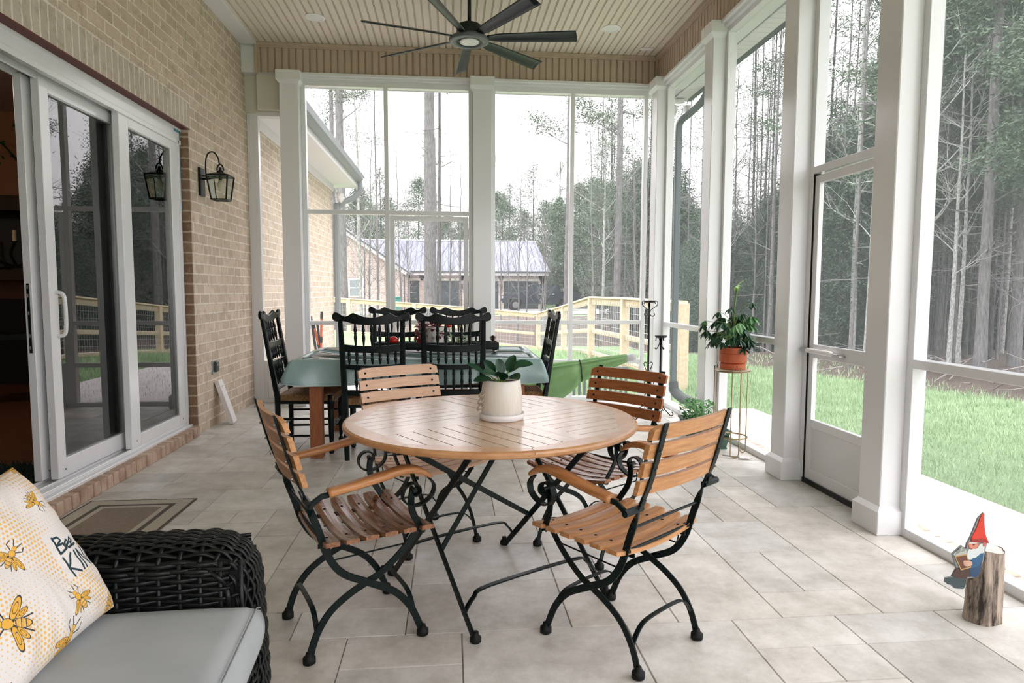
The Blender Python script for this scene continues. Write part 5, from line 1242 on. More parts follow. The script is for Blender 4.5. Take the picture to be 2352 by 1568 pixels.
back = [(930, 250), (870, 300), (790, 490), (755, 545), (750, 600), (695, 558), (588, 634), (650, 780), (600, 860), (530, 868), (525, 915), (600, 950), (640, 985), (750, 996), (775, 900), (880, 896), (945, 800), (985, 600), (1002, 555), (960, 440)]
layer('backing_board', [(x, y) for x, y in back], mat('grey_board_edge', (.28, .30, .31), .7), .003, .006, False)
layer('trousers', trous, paint('brown_trousers', (.06, .028, .018)), .009)
layer('boots', boots, paint('slate_boots', (.035, .06, .065)), .0095)
layer('coat', coat, paint('deep_blue_coat', (.01, .05, .12)), .0095)
layer('face', [(760, 540), (800, 530), (880, 545), (885, 590), (850, 600), (800, 600), (770, 570)], paint('ruddy_skin', (.60, .22, .14)), .009)
layer('ear', [(935, 545), (960, 545), (962, 575), (940, 585)], paint('ear_red', (.50, .12, .08)), .012)
layer('eyebrow', [(765, 540), (800, 530), (860, 535), (855, 548), (800, 545)], paint('brow_white', (.62, .64, .62)), .0112, .001)
layer('beard', beard[1:6]+[(900, 690), (945, 650), (955, 560), (900, 560), (870, 600), (800, 598)], paint('white_beard', (.60, .65, .63)), .0105)
layer('hat', hat, paint('scarlet_hat', (.62, .03, .01)), .0105)
layer('hat_brim', [(800, 500), (850, 505), (940, 505), (985, 530), (998, 556), (900, 540), (805, 530)], paint('dark_red_brim', (.32, .015, .012)), .0122, .001)
layer('sleeve', arm, paint('blue_sleeve', (.012, .09, .20)), .0112, .001)
layer('book_pages', [(592, 632), (695, 562), (757, 620), (740, 645), (610, 655)], paint('book_page', (.42, .44, .40)), .0112, .001, False)
b = MB()
for k in range(5):
    for q in range(2):
        p = gp([(615+q*68+k*4, 640-k*13-q*24), (668+q*52+k*4, 618-k*11-q*10)])
        b.bar([GN*.0124+GX*p[0][0]+GZ*p[0][1], GN*.0124+GX*p[1][0]+GZ*p[1][1]], .0014, .0004, GZ)
b.build('printed_lines', 'grille', t)
cv = layer('book_cover', [(608, 656), (742, 645), (812, 785), (690, 804)], paint('ochre_book_edge', (.55, .34, .12)), .012, .001, False)
layer('book_cover_panel', [(622, 664), (738, 655), (795, 775), (695, 790)], paint('brown_book_cover', (.13, .045, .022)), .0132, .0008, False)
layer('hand', hand, paint('hand_skin', (.60, .36, .25)), .0136, .001)
for q in range(4): layer('finger', [(712-q*2, 706+q*14), (745, 710+q*13), (745, 719+q*13), (712+q*5, 714+q*14)], paint('finger_skin%d' % q, (.58, .34, .23)), .0148, .0008)
layer('nose', [(772, 560), (800, 556), (812, 572), (795, 586), (776, 580)], paint('nose_red', (.66, .24, .16)), .0112, .0012)
layer('eye', [(820, 556), (836, 554), (838, 562), (822, 564)], paint('eye_dark', (.03, .02, .02)), .0116, .0006)
layer('mouth', [(785, 594), (812, 596), (808, 603), (788, 601)], paint('mouth_red', (.35, .05, .04)), .0122, .0006)
# its peg to the log
MB().box(.03, .004, .19, .05, .035, .205).build('peg', 'stem', t)
# ================================================================ OUTSIDE, CLOSE TO THE PORCH
# eave of the porch on the right: soffit, gutter
def soffit_boards(name, x0, x1, y0, y1, z, m, along='y', pitch=.1):
    mb = MB(); 
    if along == 'y':
        y = y0
        while y < y1: mb.bbox(x0, y, z, x1, min(y+pitch-.008, y1), z+.014, .003); y += pitch
    return struct(mb.build(name, m))
soffit_boards('soffit_right', 2.60, 2.76, YN, YS+.34, 3.47, 'soffit')
mb = MB(); mb.box(2.60, YN, 3.50, 2.80, YS+.36, 3.80); struct(mb.build('eave_filler_right', 'white'))
t = thing('eave_gutter', 'slate grey gutter along the porch eave outside the right screens', 'gutter', (0, 0, 0))
b = MB(); b.bar([(2.80, YN, 3.52), (2.80, YS+.42, 3.52)], .10, .095, (1, 0, 0)); b.build('gutter_channel', 'gutter', t)
mb = MB(); mb.bbox(-1.6, YS+.34, 3.47, 2.78, YS+.36, 3.60); struct(mb.build('fascia_back', 'white'))
t = thing('downspout', 'slate grey downspout outside the back right corner with a corrugated drain hose', 'downspout', (0, 0, 0))
b = MB(); b.bar(cr([(2.80, 7.05, 3.47), (2.78, 7.16, 3.34), (2.72, 7.40, 3.26), (2.66, 7.52, 3.20), (2.65, 7.55, 3.08), (2.65, 7.55, 2.6)], 5), .075, .06, (1, 0, 0)); b.bar([(2.65, 7.55, 2.6), (2.65, 7.55, .12)], .075, .055, (1, 0, 0)); b.build('pipe', 'gutter', t)
pts = cr([(2.65, 7.55, .16), (2.66, 7.52, .06), (2.70, 7.42, .0), (2.75, 7.27, -.03), (2.79, 7.14, -.04)], 12); n = len(pts)
b = MB(); pp = []; rad = []
for i in range(n-1):
    for q in range(4): pp.append(pts[i].lerp(pts[i+1], q/4)); rad.append(.055+.005*(q % 2))
b.tube(pp, rad, 14); b.build('corrugated_hose', 'corr', t, smooth=False)
t = thing('security_light', 'white twin-head security light under the eave outside the back right corner', 'light', (2.66, 7.58, 3.46))
MB().lathe([(0, 0), (.06, 0), (.06, -.03), (0, -.04)], (0, 0, 0), 16).build('base', 'soffit', t, smooth=False)
for s in (-1, 1): MB().lathe([(0, 0), (.04, .01), (.055, .07), (.06, .10), (.0, .09)], (s*.06, -.02, -.09), 16, (s*.5, -.6, -.5)).build('lamp_head', 'soffit', t, smooth=True)
# low grey slatted rail outside the back screens
t = thing('slatted_rail', 'low weathered grey slatted rail standing outside the back screens', 'railing', (1.75, 8.2, -.28))
MB().bbox(-.62, -.04, .50, .52, .04, .55).build('top_rail', 'greybench', t); MB().bbox(-.62, -.02, .06, .52, .02, .10).build('bottom_rail', 'greybench', t)
for k in range(17): MB().bbox(-.60+k*.068, -.012, .10, -.60+k*.068+.03, .012, .50).build('baluster', 'greybench', t)
# ---- the house wing past the porch
t = thing('house_wing', 'pale brick wing of the house seen past the left back screens', 'house', (0, 0, 0))
b = MB(); b.box(XL-.26, 7.52, -.6, XL, 12.47, 3.2); b.box(XL-3, 12.2, -.6, XL-.26, 12.47, 3.2); b.build('brick_wall', 'brick', t)
b = MB(); b.box(XL-.26, 7.52, 3.17, -1.74, 12.75, 3.20); b.bbox(XL, 7.62, 3.06, XL+.025, 12.49, 3.17); b.build('soffit_board', 'soffit', t)
b = MB(); b.bbox(-1.76, 7.56, 3.16, -1.735, 12.78, 3.34); b.bbox(XL-3, 12.75, 3.16, -1.735, 12.78, 3.34); b.build('fascia_board', 'soffit', t)
b = MB(); prof = [(-.0, .0), (.07, .0), (.11, .05), (.125, .13), (.115, .135), (0, .135)]
b.prism([(x, z) for x, z in prof], (-1.735, 7.4, 3.25), (1, 0, 0), (0, 0, 1), (0, 1, 0), 5.25); g_ = b.build('gutter', 'gutterlight', t)
b = MB(); b.add([(-1.62, 7.4, 3.385), (-1.62, 12.9, 3.385), (-5.5, 12.9, 5.3), (-5.5, 7.4, 5.3), (-1.62, 7.4, 3.36), (-1.62, 12.9, 3.36), (-5.5, 12.9, 5.26), (-5.5, 7.4, 5.26)], [(0, 1, 2, 3), (7, 6, 5, 4), (0, 4, 5, 1), (3, 2, 6, 7), (1, 5, 6, 2), (0, 3, 7, 4)]); b.build('roof', mat('grey_shingles', (.16, .16, .165), .9), t)
b = MB(); b.bar(cr([(-1.68, 12.62, 3.26), (-1.68, 12.62, 3.10), (-1.80, 12.60, 2.96), (-1.98, 12.56, 2.87), (-2.085, 12.52, 2.74), (-2.10, 12.50, 2.55), (-2.10, 12.50, -.4)], 5), .12, .09, (0, 1, 0)); b.build('downspout', 'gutterlight', t)
b = MB(); 
for s in (0, .16): b.lathe([(0, 0), (.04, .01), (.06, .08), (.065, .12), (0, .11)], (-2.06, 12.40, 3.0-s*.3), 14, (.7, -.5+s*3, -.5))
b.lathe([(0, 0), (.05, .0), (.05, .03), (0, .03)], (-2.1, 12.42, 3.05), 12, (1, 0, 0)); b.build('flood_lights', 'whitepl', t, smooth=True)
# driveway markers leaning on that wall
for (xt, xm, top_, or_, lab) in ((-1.652, -1.603, .935, 0, 'leftmost all-black driveway marker rod by the pale brick'), (-1.628, -1.562, .865, 1, 'leaning orange driveway marker rod with a black band, between two black ones'), (-1.578, -1.548, .865, 0, 'all-black driveway marker rod between the two orange ones'), (-1.524, -1.535, .99, 1, 'rightmost upright orange driveway marker rod with a black tip')):
    t = thing('driveway_marker', lab, 'marker rod', (0, 0, 0), 0, 'driveway marker rods by the pale brick')
    B_ = Vector((xt, 7.93, top_)); k_ = (top_+.25)/(top_-.58); A_ = Vector((xt+(xm-xt)*k_, 7.86, -.25)); c0_ = 'orange' if or_ else 'grille'
    MB().tube([A_, A_.lerp(B_, .70)], .014, 8).build('lower_rod', c0_, t)
    MB().tube([A_.lerp(B_, .70), A_.lerp(B_, .76)], .016, 8).build('band', 'grille', t)
    MB().tube([A_.lerp(B_, .76), A_.lerp(B_, .93)], .014, 8).build('middle_rod', c0_, t)
    MB().tube([A_.lerp(B_, .93), B_], .016, 8).build('tip', 'grille', t)

# ================================================================ GROUND
def sm(a, b, x): k = max(0, min(1, (x-a)/(b-a))); return k*k*(3-2*k)
def gz(x, y): return -.24-.66*sm(14, 23, y)*(1-sm(27, 42, y))*sm(-5, 3.2, x)
gm = mat('lawn_and_leaf_litter', (.2, .3, .1), .95)
def ground_mat(m):
    t = N(m, 'ShaderNodeTexCoord'); s = N(m, 'ShaderNodeSeparateXYZ'); L(m, t.outputs['Object'], s.inputs[0])
    n = N(m, 'ShaderNodeTexNoise'); n.inputs['Scale'].default_value = .9; n.inputs['Detail'].default_value = 6; L(m, t.outputs['Object'], n.inputs[0])
    a = N(m, 'ShaderNodeAttribute'); a.attribute_name = 'woods'
    ad = N(m, 'ShaderNodeMath'); ad.operation = 'MULTIPLY_ADD'; ad.inputs[1].default_value = .9; ad.inputs[2].default_value = -.45; L(m, n.outputs[0], ad.inputs[0])
    sm_ = N(m, 'ShaderNodeMath'); sm_.operation = 'ADD'; L(m, a.outputs['Fac'], sm_.inputs[0]); L(m, ad.outputs[0], sm_.inputs[1])
    r = N(m, 'ShaderNodeValToRGB'); r.color_ramp.elements[0].position = .42; r.color_ramp.elements[1].position = .58
    L(m, sm_.outputs[0], r.inputs[0])
    n2 = N(m, 'ShaderNodeTexNoise'); n2.inputs['Scale'].default_value = 28; n2.inputs['Detail'].default_value = 8; n2.inputs['Roughness'].default_value = .7; L(m, t.outputs['Object'], n2.inputs[0])
    g = N(m, 'ShaderNodeValToRGB'); g.color_ramp.elements[0].position = .3; g.color_ramp.elements[1].position = .7; g.color_ramp.elements[0].color = (.19, .29, .13, 1); g.color_ramp.elements[1].color = (.33, .45, .25, 1); L(m, n2.outputs[0], g.inputs[0])
    l = N(m, 'ShaderNodeValToRGB'); l.color_ramp.elements[0].position = .35; l.color_ramp.elements[1].position = .65; l.color_ramp.elements[0].color = (.055, .04, .03, 1); l.color_ramp.elements[1].color = (.20, .14, .11, 1); L(m, n2.outputs[0], l.inputs[0])
    mx = N(m, 'ShaderNodeMix'); mx.data_type = 'RGBA'; L(m, r.outputs[0], mx.inputs[0]); L(m, g.outputs[0], mx.inputs[6]); L(m, l.outputs[0], mx.inputs[7]); L(m, mx.outputs[2], P(m).inputs['Base Color'])
    b = N(m, 'ShaderNodeBump'); b.inputs['Strength'].default_value = .9; b.inputs['Distance'].default_value = .05; L(m, n2.outputs[0], b.inputs['Height']); L(m, b.outputs[0], P(m).inputs['Normal'])
ground_mat(gm)
def woods(x, y):
    # 0 lawn, 1 wood floor; the wood edge runs obliquely on the right and behind the fence
    e1 = 7.75-.46*(y-7.8) if y < 12.1 else 5.77-.0*(y-12)         # x of the tree line
    w1 = sm(-.3, .3, x-max(e1, 5.6)) if y < 14 else sm(-.4, .4, x-(5.6+.12*(y-14)))
    w2 = sm(17.5, 19, y)*(1-sm(20.5, 22, y))*.75*(1 if x < 3 else 0)*0
    w3 = sm(24, 25.5, y)*(1-sm(38.5, 40, y))*(.9)
    return max(w1, w3, w2)
gx = [-40, -25, -15, -10, -8]+[-6+.5*i for i in range(40)]+[14, 16, 20, 30, 50, 80, 120]; gy = [-60, -30, -15, -8, -4]+[-2+.5*i for i in range(64)]+[31+1.5*i for i in range(14)]+[60, 80, 120, 160]
b = MB(); b.grid(lambda i, j: (gx[i], gy[j], gz(gx[i], gy[j])), len(gx), len(gy))
o = b.build('lawn', gm, smooth=True); o['kind'] = 'structure'
at = o.data.attributes.new('woods', 'FLOAT', 'POINT'); at.data.foreach_set('value', [woods(x, y) for x in gx for y in gy])
mb = MB(); mb.bbox(2.54, YN-1, -.25, 3.44, 7.08, -.085, .01); mb.bbox(2.54, YN-1.0, -.25, 2.56, 7.5, -.085); struct(mb.build('garden_walk', 'concrete'))
mb = MB(); mb.bbox(XL, 7.50, -.3, .95, 12.7, -.16, .01); struct(mb.build('patio_slab', 'concrete'))
# driveway
mb = MB(); mb.add([(-6, 40.2, -.22), (30, 40.2, -.22), (30, 49.3, -.18), (-6, 49.3, -.18)], [(0, 1, 2, 3)]); struct(mb.build('driveway', 'concrete'))
# grass blades where the lawn is close
b = MB(); R_ = random.Random(8); cnt = 0
while cnt < 80000:
    y = 1.5+13*R_.random()**1.5; x = R_.uniform(3.46, 8)
    if woods(x, y) > .6: 
        if R_.random() > .08: continue
    z = gz(x, y); a = R_.uniform(0, 6.28); h = R_.uniform(.03, .085)*(1.0 if y < 8 else 1.3); w = .002+.0007*max(0, y-4); c, s = math.cos(a)*w, math.sin(a)*w; lx, ly = R_.uniform(-.04, .04), R_.uniform(-.04, .04)
    b.add([(x-c, y-s, z), (x+c, y+s, z), (x+lx, y+ly, z+h)], [(0, 1, 2)]); cnt += 1
while cnt < 104000:
    y = R_.uniform(8.6, 16); x = R_.uniform(-1.5, 3.8); z = gz(x, y); a = R_.uniform(0, 6.28); h = R_.uniform(.05, .13); w = .005+.0009*(y-8); c, s = math.cos(a)*w, math.sin(a)*w
    b.add([(x-c, y-s, z), (x+c, y+s, z), (x+R_.uniform(-.04, .04), y+R_.uniform(-.04, .04), z+h)], [(0, 1, 2)]); cnt += 1
o = b.build('grass', nm('spring_grass_blades', (.25, .39, .18), (.41, .55, .32), .6, scale=3)); tag(o, 'short bright green grass growing on the lawn outside the screens', 'grass', kind='stuff')

# ================================================================ TIMBER AND WIRE FENCE
FIRST = 0
def fence(label, pts, mid=True, group='timber and wire fence runs'):
    # pts: list of (x, y, ztop) post positions
    t = thing('wire_fence', label, 'fence', (0, 0, 0), 0, group); PW = .07
    for (x, y, zt_) in pts[FIRST:]: MB().bbox(x-PW, y-PW, gz(x, y)-.1, x+PW, y+PW, zt_-.04, .005).build('post', 'fencewood', t)
    for (p, q) in zip(pts[:-1], pts[1:]):
        A_, B_ = Vector(p), Vector(q); d = (B_-A_); dh = Vector((d.x, d.y, 0)).normalized(); n_ = Vector((-dh.y, dh.x, 0))
        b = MB(); b.bar([A_-Vector((0, 0, .02)), B_-Vector((0, 0, .02))], .15, .038, n_); b.build('cap_rail', 'fencewood', t)
        b = MB(); b.bar([A_-Vector((0, 0, .11)), B_-Vector((0, 0, .11))], .13, .04, (0, 0, 1)); b.build('upper_rail', 'fencewood', t)
        b = MB(); b.bar([A_-Vector((0, 0, .74)), B_-Vector((0, 0, .74))], .10, .04, (0, 0, 1)); b.build('middle_rail', 'fencewood', t)
        b = MB(); b.bar([A_-Vector((0, 0, 1.22)), B_-Vector((0, 0, 1.22))], .09, .04, (0, 0, 1)); b.build('lower_rail', 'fencewood', t)
        b = MB(); off = n_*.025; L_ = d.length; nv = int(L_/.105); rr_ = .0028
        for k in range(1, nv): c = A_.lerp(B_, k/nv)+off; b.tube([c-Vector((0, 0, 1.25)), c-Vector((0, 0, .08))], rr_, 4, cap=False)
        for k in range(8): z = Vector((0, 0, .14+k*.152)); b.tube([A_+off-z, B_+off-z], rr_*1.25, 4, cap=False)
        b.build('wire_panel', 'wire', t)
fence('new pine fence run along the right side of the yard with square wire mesh', [(3.45, 9.45, 1.10), (3.25, 12, 1.12), (3.05, 14, 1.12), (3.15, 18, .83), (3.1, 23, .45)])
FIRST = 1
fence('new pine fence run across the back of the yard in front of the garage', [(2.96, 23.02, .45), (1.0, 23.2, .62), (-1.3, 23.4, .79), (-3.6, 23.6, .95), (-5.9, 23.8, 1.08), (-8.2, 24, 1.15)])

# ================================================================ GARAGE, TRUCK, BIN
t = thing('garage_building', 'brick garage with a long grey metal roof and dark doors beyond the fence', 'garage', (0, 0, 0))
GZ0 = -.25; b = MB()
segs = [(-3.3, -3.05, 0, 2.7), (-2.35, -1.95, 0, 2.7), (.65, 1.05, 0, 2.7), (3.65, 4.05, 0, 2.7), (6.75, 7.2, 0, 2.7), (-3.3, 7.2, 1.95, 2.7)]
for (x0_, x1_, z0_, z1_) in segs: b.box(x0_, 50, GZ0 if z0_ == 0 else z0_, x1_, 50.3, z1_)
b.box(6.9, 50, GZ0, 7.2, 58, 2.7); b.build('front_wall', 'brick_far', t)
dd = nm('dark_slate_door', (.03, .045, .055), (.045, .06, .07), .4, scale=2)
for (x0_, x1_) in ((-3.05, -2.35), (-1.95, .65), (1.05, 3.65), (4.05, 6.75)):
    b = MB(); nrow = 5; hgt = (1.95-GZ0)/nrow
    for k in range(nrow): b.bbox(x0_, 50.16, GZ0+k*hgt, x1_, 50.22, GZ0+(k+1)*hgt-.012, .01)
    b.build('garage_door' if x1_-x0_ > 1 else 'entry_door', dd, t)
    b = MB(); b.box(x0_-.08, 49.97, 1.95, x1_+.08, 50.0, 2.12); b.build('door_lintel', 'offwhite', t)
for x in (-1.85, .85, 3.85, 6.9): MB().bbox(x-.07, 49.8, 1.35, x+.07, 49.98, 1.7).build('coach_light', 'black', t)
b = MB(); b.add([(-7.5, 49.4, 2.68), (7.55, 49.4, 2.68), (7.05, 54.8, 5.30), (-7.5, 54.8, 5.30), (-7.5, 49.4, 2.60), (7.55, 49.4, 2.60), (7.05, 54.8, 5.22), (-7.5, 54.8, 5.22)], [(0, 1, 2, 3), (7, 6, 5, 4), (0, 4, 5, 1), (1, 5, 6, 2), (3, 2, 6, 7)])
x = -7.3
while x < 7.3:
    q = x if x < 7.05 else 7.05; b.add([(x-.02, 49.4, 2.69), (x+.02, 49.4, 2.69), (min(x+.02, 7.0), 54.8, 5.31), (min(x-.02, 6.98), 54.8, 5.31), (x, 49.4, 2.73), (min(x, 7.0), 54.8, 5.35)], [(0, 4, 5, 3), (4, 1, 2, 5)]); x += .42
b.build('metal_roof', nm('pale_blue_grey_metal', (.11, .12, .16), (.14, .15, .19), .5, scale=1), t)
MB().tube([(-7.5, 54.8, 5.33), (7.05, 54.8, 5.33)], .05, 6).build('ridge_cap', 'soffit', t)
b = MB(); b.bar([(-3.3, 49.35, 2.62), (7.6, 49.35, 2.62)], .12, .12, (0, 0, 1)); b.build('eave_gutter', 'gutter', t); b = MB(); b.box(-3.3, 49.45, 2.35, 7.4, 49.5, 2.56); b.build('fascia_board', 'soffit', t)
b = MB(); pl = [(-13, GZ0), (-3.15, GZ0), (-3.15, 2.45), (-8.0, 5.75), (-13, 2.5)]; b.prism(pl, (0, 44.3, 0), (1, 0, 0), (0, 0, 1), (0, -1, 0), .3); b.box(-3.45, 44.3, GZ0, -3.15, 50, 2.5); b.build('gable_wall', 'brick_far', t)
b = MB(); b.bar([(-8.0, 43.9, 5.95), (-2.75, 43.9, 2.40)], .10, .5, (0, 0, 1)); b.build('gable_roof_edge', 'gutter', t); b = MB(); b.bar([(-8.0, 43.8, 5.78), (-2.9, 43.8, 2.33)], .24, .06, (0, 0, 1)); b.build('rake_board', 'soffit', t)
b = MB(); b.add([(-8, 43.7, 5.98), (-8, 52, 5.98), (-2.75, 52, 2.45), (-2.75, 43.7, 2.45)], [(0, 1, 2, 3)]); b.build('gable_roof', bpy.data.materials['pale_blue_grey_metal'], t)
MB().bar([(-3.05, 43.9, 2.4), (-3.05, 43.9, GZ0)], .1, .1, (0, 1, 0)).build('downspout', 'gutter', t)
w_ = MB(); w_.bbox(-6.72, 43.93, .75, -5.70, 43.99, 2.02, .01); wo = w_.build('window', 'whitepl', t)
MB().box(-6.60, 43.91, .85, -5.82, 43.935, 1.36).build('pane', mat('far_window_glass', (.22, .26, .26), .1), wo); MB().box(-6.60, 43.91, 1.42, -5.82, 43.935, 1.92).build('pane', bpy.data.materials['far_window_glass'], wo)
o = MB(); o.bbox(-.3, -.3, 0, .3, .3, .78, .04); 
t = thing('wheelie_bin', 'teal wheeled bin against the gable wall of the garage', 'bin', (-3.5, 43.2, -.05)); o.build('bin_body', mat('teal_plastic', (.02, .17, .14), .5), t); q = MB(); q.bbox(-.32, -.32, .78, .32, .32, .86, .02); q.build('lid', mat('teal_lid', (.03, .22, .18), .5), t)
# pickup truck, seen from its left side, nose to the left
t = thing('pickup_truck', 'black crew-cab pickup truck parked in front of the garage', 'truck', (3.60, 46.0, -.22))
bk = mat('black_car_paint', (.022, .027, .036), .15)
side = [(0, .55), (.02, .85), (.12, 1.08), (1.25, 1.22), (1.42, 1.27), (2.05, 1.82), (2.35, 1.90), (3.75, 1.90), (4.05, 1.84), (4.15, 1.36), (5.55, 1.36), (5.6, .62), (5.4, .55), (5.05, .55), (4.95, .85), (4.70, .98), (4.40, .98), (4.15, .85), (4.05, .5), (1.45, .5), (1.35, .85), (1.10, .98), (.82, .98), (.57, .85), (.47, .52)]
b = MB(); b.prism(side, (0, 1.9, 0), (1, 0, 0), (0, 0, 1), (0, -1, 0), 1.9); b.build('body', bk, t)
dkg = mat('tinted_truck_glass', (.03, .04, .05), .05)
b = MB()
for pl in ([(1.62, 1.33), (2.12, 1.78), (2.72, 1.80), (2.75, 1.33)], [(2.84, 1.33), (2.82, 1.80), (3.62, 1.80), (3.68, 1.33)], [(3.77, 1.36), (3.72, 1.79), (3.95, 1.77), (4.02, 1.38)]): b.prism(pl, (0, .0, 0), (1, 0, 0), (0, 0, 1), (0, -1, 0), .008)
b.build('side_windows', dkg, t)
b = MB(); b.prism([(1.45, 1.30), (2.06, 1.83), (2.10, 1.80), (1.52, 1.28)], (-.02, 1.75, .02), (1, 0, 0), (0, 0, 1), (0, -1, 0), 1.6); b.build('windscreen', dkg, t)
for x in (.96, 4.55):
    b = MB(); b.lathe([(0, 0), (.20, 0), (.22, -.02), (.40, -.02), (.43, .02), (.43, .22), (0, .22)], (x, -.02, .43), 28, (0, 1, 0)); w_ = b.build('wheel', 'rubber', t)
    b = MB(); b.lathe([(0, -.03), (.05, -.04), (.06, -.02), (.21, -.025), (.24, -.005), (.24, 0)], (x, -.022, .43), 24, (0, 1, 0)); b.build('rim', mat('grey_rim', (.16, .165, .17), .4, .6), w_)
    for y_ in (1.7,): MB().lathe([(0, 0), (.43, 0), (.43, .22), (0, .22)], (x, 1.68, .43), 20, (0, 1, 0)).build('wheel', 'rubber', t)
MB().bbox(-.02, -.01, .88, .10, .25, 1.04, .02).build('headlamp', 'alu', t); MB().bbox(-.06, .0, .50, .06, 1.9, .68, .03).build('front_bumper', 'alu', t)
for x in (2.62, 3.55): MB().bbox(x, -.03, 1.17, x+.18, .0, 1.20, .005).build('door_handle', 'chrome', t)
MB().bbox(1.55, -.22, 1.28, 1.72, .0, 1.46, .03).build('wing_mirror', bk, t)
# ================================================================ TREES
R_ = random.Random(77)
bark = nm('grey_pine_bark', (.10, .095, .097), (.24, .23, .232), .95, scale=4, stretch=(6, 6, 1.2), bump=.8, lo=.3, hi=.7)
barkdark = nm('dark_bark', (.045, .043, .042), (.125, .118, .115), .95, scale=4, stretch=(6, 6, 1.2), bump=.8)
barkpale = nm('pale_lichened_bark', (.24, .25, .235), (.46, .47, .45), .95, scale=5, stretch=(4, 4, 1.5), lo=.4, hi=.6)
needle = nm('dull_green_needles', (.075, .115, .075), (.14, .19, .13), .8, scale=.8)
needle2 = nm('dark_evergreen_leaves', (.055, .085, .062), (.10, .14, .10), .8, scale=.8)
def limb(b, p, d, ln, r, depth, tips, spread=.5, up_=.25, n=4, kids=3, seg=4):
    pts = [p]; q = Vector(p); dd = Vector(d).normalized()
    for i in range(seg):
        dd = (dd+Vector((R_.uniform(-1, 1), R_.uniform(-1, 1), R_.uniform(-1, 1)))*.16+Vector((0, 0, up_*.12))).normalized(); q = q+dd*ln/seg; pts.append(q.copy())
    b.tube(pts, [r*(1-.75*i/seg) for i in range(seg+1)], n, cap=False)
    tips.append((pts[-1], dd)); tips.append((pts[-2], dd))
    if depth > 0:
        for k in range(kids):
            i = R_.randint(1, seg); dk = (dd+Vector((R_.uniform(-1, 1), R_.uniform(-1, 1), R_.uniform(-.4, .9)))*spread*1.6).normalized(); limb(b, pts[i], dk, ln*R_.uniform(.45, .7), r*.5, depth-1, tips, spread, up_, 3, kids, 3)
def trunk_pts(h, lean=.01, wob=.05):
    x = y = 0; pts = []; lx, ly = R_.uniform(-lean, lean), R_.uniform(-lean, lean); n = 14
    for i in range(n+1):
        z = h*i/n; x += lx*h/n+R_.uniform(-wob, wob)*.3*(i > 0); y += ly*h/n+R_.uniform(-wob, wob)*.3*(i > 0); pts.append(Vector((x, y, z-.3 if i == 0 else z)))
    return pts
def at_h(pts, z, h): k = max(0, min(len(pts)-1.001, z/h*(len(pts)-1))); i = int(k); return pts[i].lerp(pts[i+1], k-i)
def needles(f, c, n, rad, size, flat=.6):
    for k in range(n):
        p = c+Vector((R_.gauss(0, 1), R_.gauss(0, 1), R_.gauss(0, flat)))*rad*.55
        a = Vector((R_.uniform(-1, 1), R_.uniform(-1, 1), R_.uniform(-.6, .8))).normalized()*size*R_.uniform(.6, 1.2); s = a.cross(Vector((R_.uniform(-1, 1), R_.uniform(-1, 1), R_.uniform(-1, 1)))).normalized()*size*.15
        f.add([p-s, p+s, p+a], [(0, 1, 2)])
def proto_pine(h, r, crown0, nb, tuft, bl=2.6, bk_=None, nsz=.17):
    pts = trunk_pts(h); b = MB(); b.tube(pts, [r*(1-.62*i/14)*(1.25 if i == 0 else 1) for i in range(15)], 10, cap=False); f = MB(); br = MB()
    for k in range(nb):
        z = crown0+(h-crown0)*(k+R_.random())/nb; a = R_.uniform(0, 6.28); tips = []; ln = bl*(1-.5*(z-crown0)/(h-crown0))*R_.uniform(.6, 1.1)
        limb(br, at_h(pts, z, h), (math.cos(a), math.sin(a), R_.uniform(.0, .5)), ln, r*.16, 2, tips, .5, .3)
        for (p, d) in tips: needles(f, p, tuft, .42, nsz)
    # dead stubs below the crown
    for k in range(10):
        z = R_.uniform(2.0, crown0); a = R_.uniform(0, 6.28); limb(br, at_h(pts, z, h), (math.cos(a), math.sin(a), R_.uniform(-.2, .3)), R_.uniform(.5, 1.8), .018, 1, [], .5, .1, 3, 2)
    return ('pine_tree', [('trunk', b, bk_ or bark), ('branches', br, bk_ or bark), ('needles', f, needle)])
def proto_sapling(h, r, bk_):
    pts = trunk_pts(h, .03, .12); b = MB(); b.tube(pts, [r*(1-.85*i/14)+.004 for i in range(15)], 6, cap=False); br = MB()
    for k in range(26):
        z = h*R_.uniform(.15, .97); a = R_.uniform(0, 6.28); limb(br, at_h(pts, z, h), (math.cos(a), math.sin(a), R_.uniform(.5, 1.6)), R_.uniform(.7, 2.0)*(1-.4*z/h), .013, 2, [], .45, .5, 3, 3)
    return ('bare_sapling', [('trunk', b, bk_), ('branches', br, bk_)])
def proto_evergreen(h, w, n, z0=.3, mt=None, size=.17, per=15):
    pts = trunk_pts(h); b = MB(); b.tube(pts, [.10*(1-.8*i/14) for i in range(15)], 6, cap=False); f = MB()
    for k in range(n):
        u = R_.random(); z = z0+(h-z0)*u; rad = w*(math.sin(PI*min(1, .12+u*.88))**.7)*R_.uniform(.2, 1.0); a = R_.uniform(0, 6.28)
        c = at_h(pts, z, h)+Vector((rad*math.cos(a), rad*math.sin(a), R_.uniform(-.2, .2))); needles(f, c, per, .36, size, .8)
    return ('evergreen_tree', [('trunk', b, barkdark), ('crown', f, mt or needle2)])
def proto_bare(h, r, bk_):
    pts = trunk_pts(h, .008, .07); b = MB(); b.tube(pts, [r*(1-.75*i/14) for i in range(15)], 8, cap=False); br = MB()
    for k in range(20):
        z = h*R_.uniform(.3, .97); a = R_.uniform(0, 6.28); limb(br, at_h(pts, z, h), (math.cos(a), math.sin(a), R_.uniform(.2, 1.1)), R_.uniform(1.2, 3.2)*(1-.4*z/h), .028, 3, [], .5, .35, 3, 3)
    return ('bare_tree', [('trunk', b, bk_), ('branches', br, bk_)])
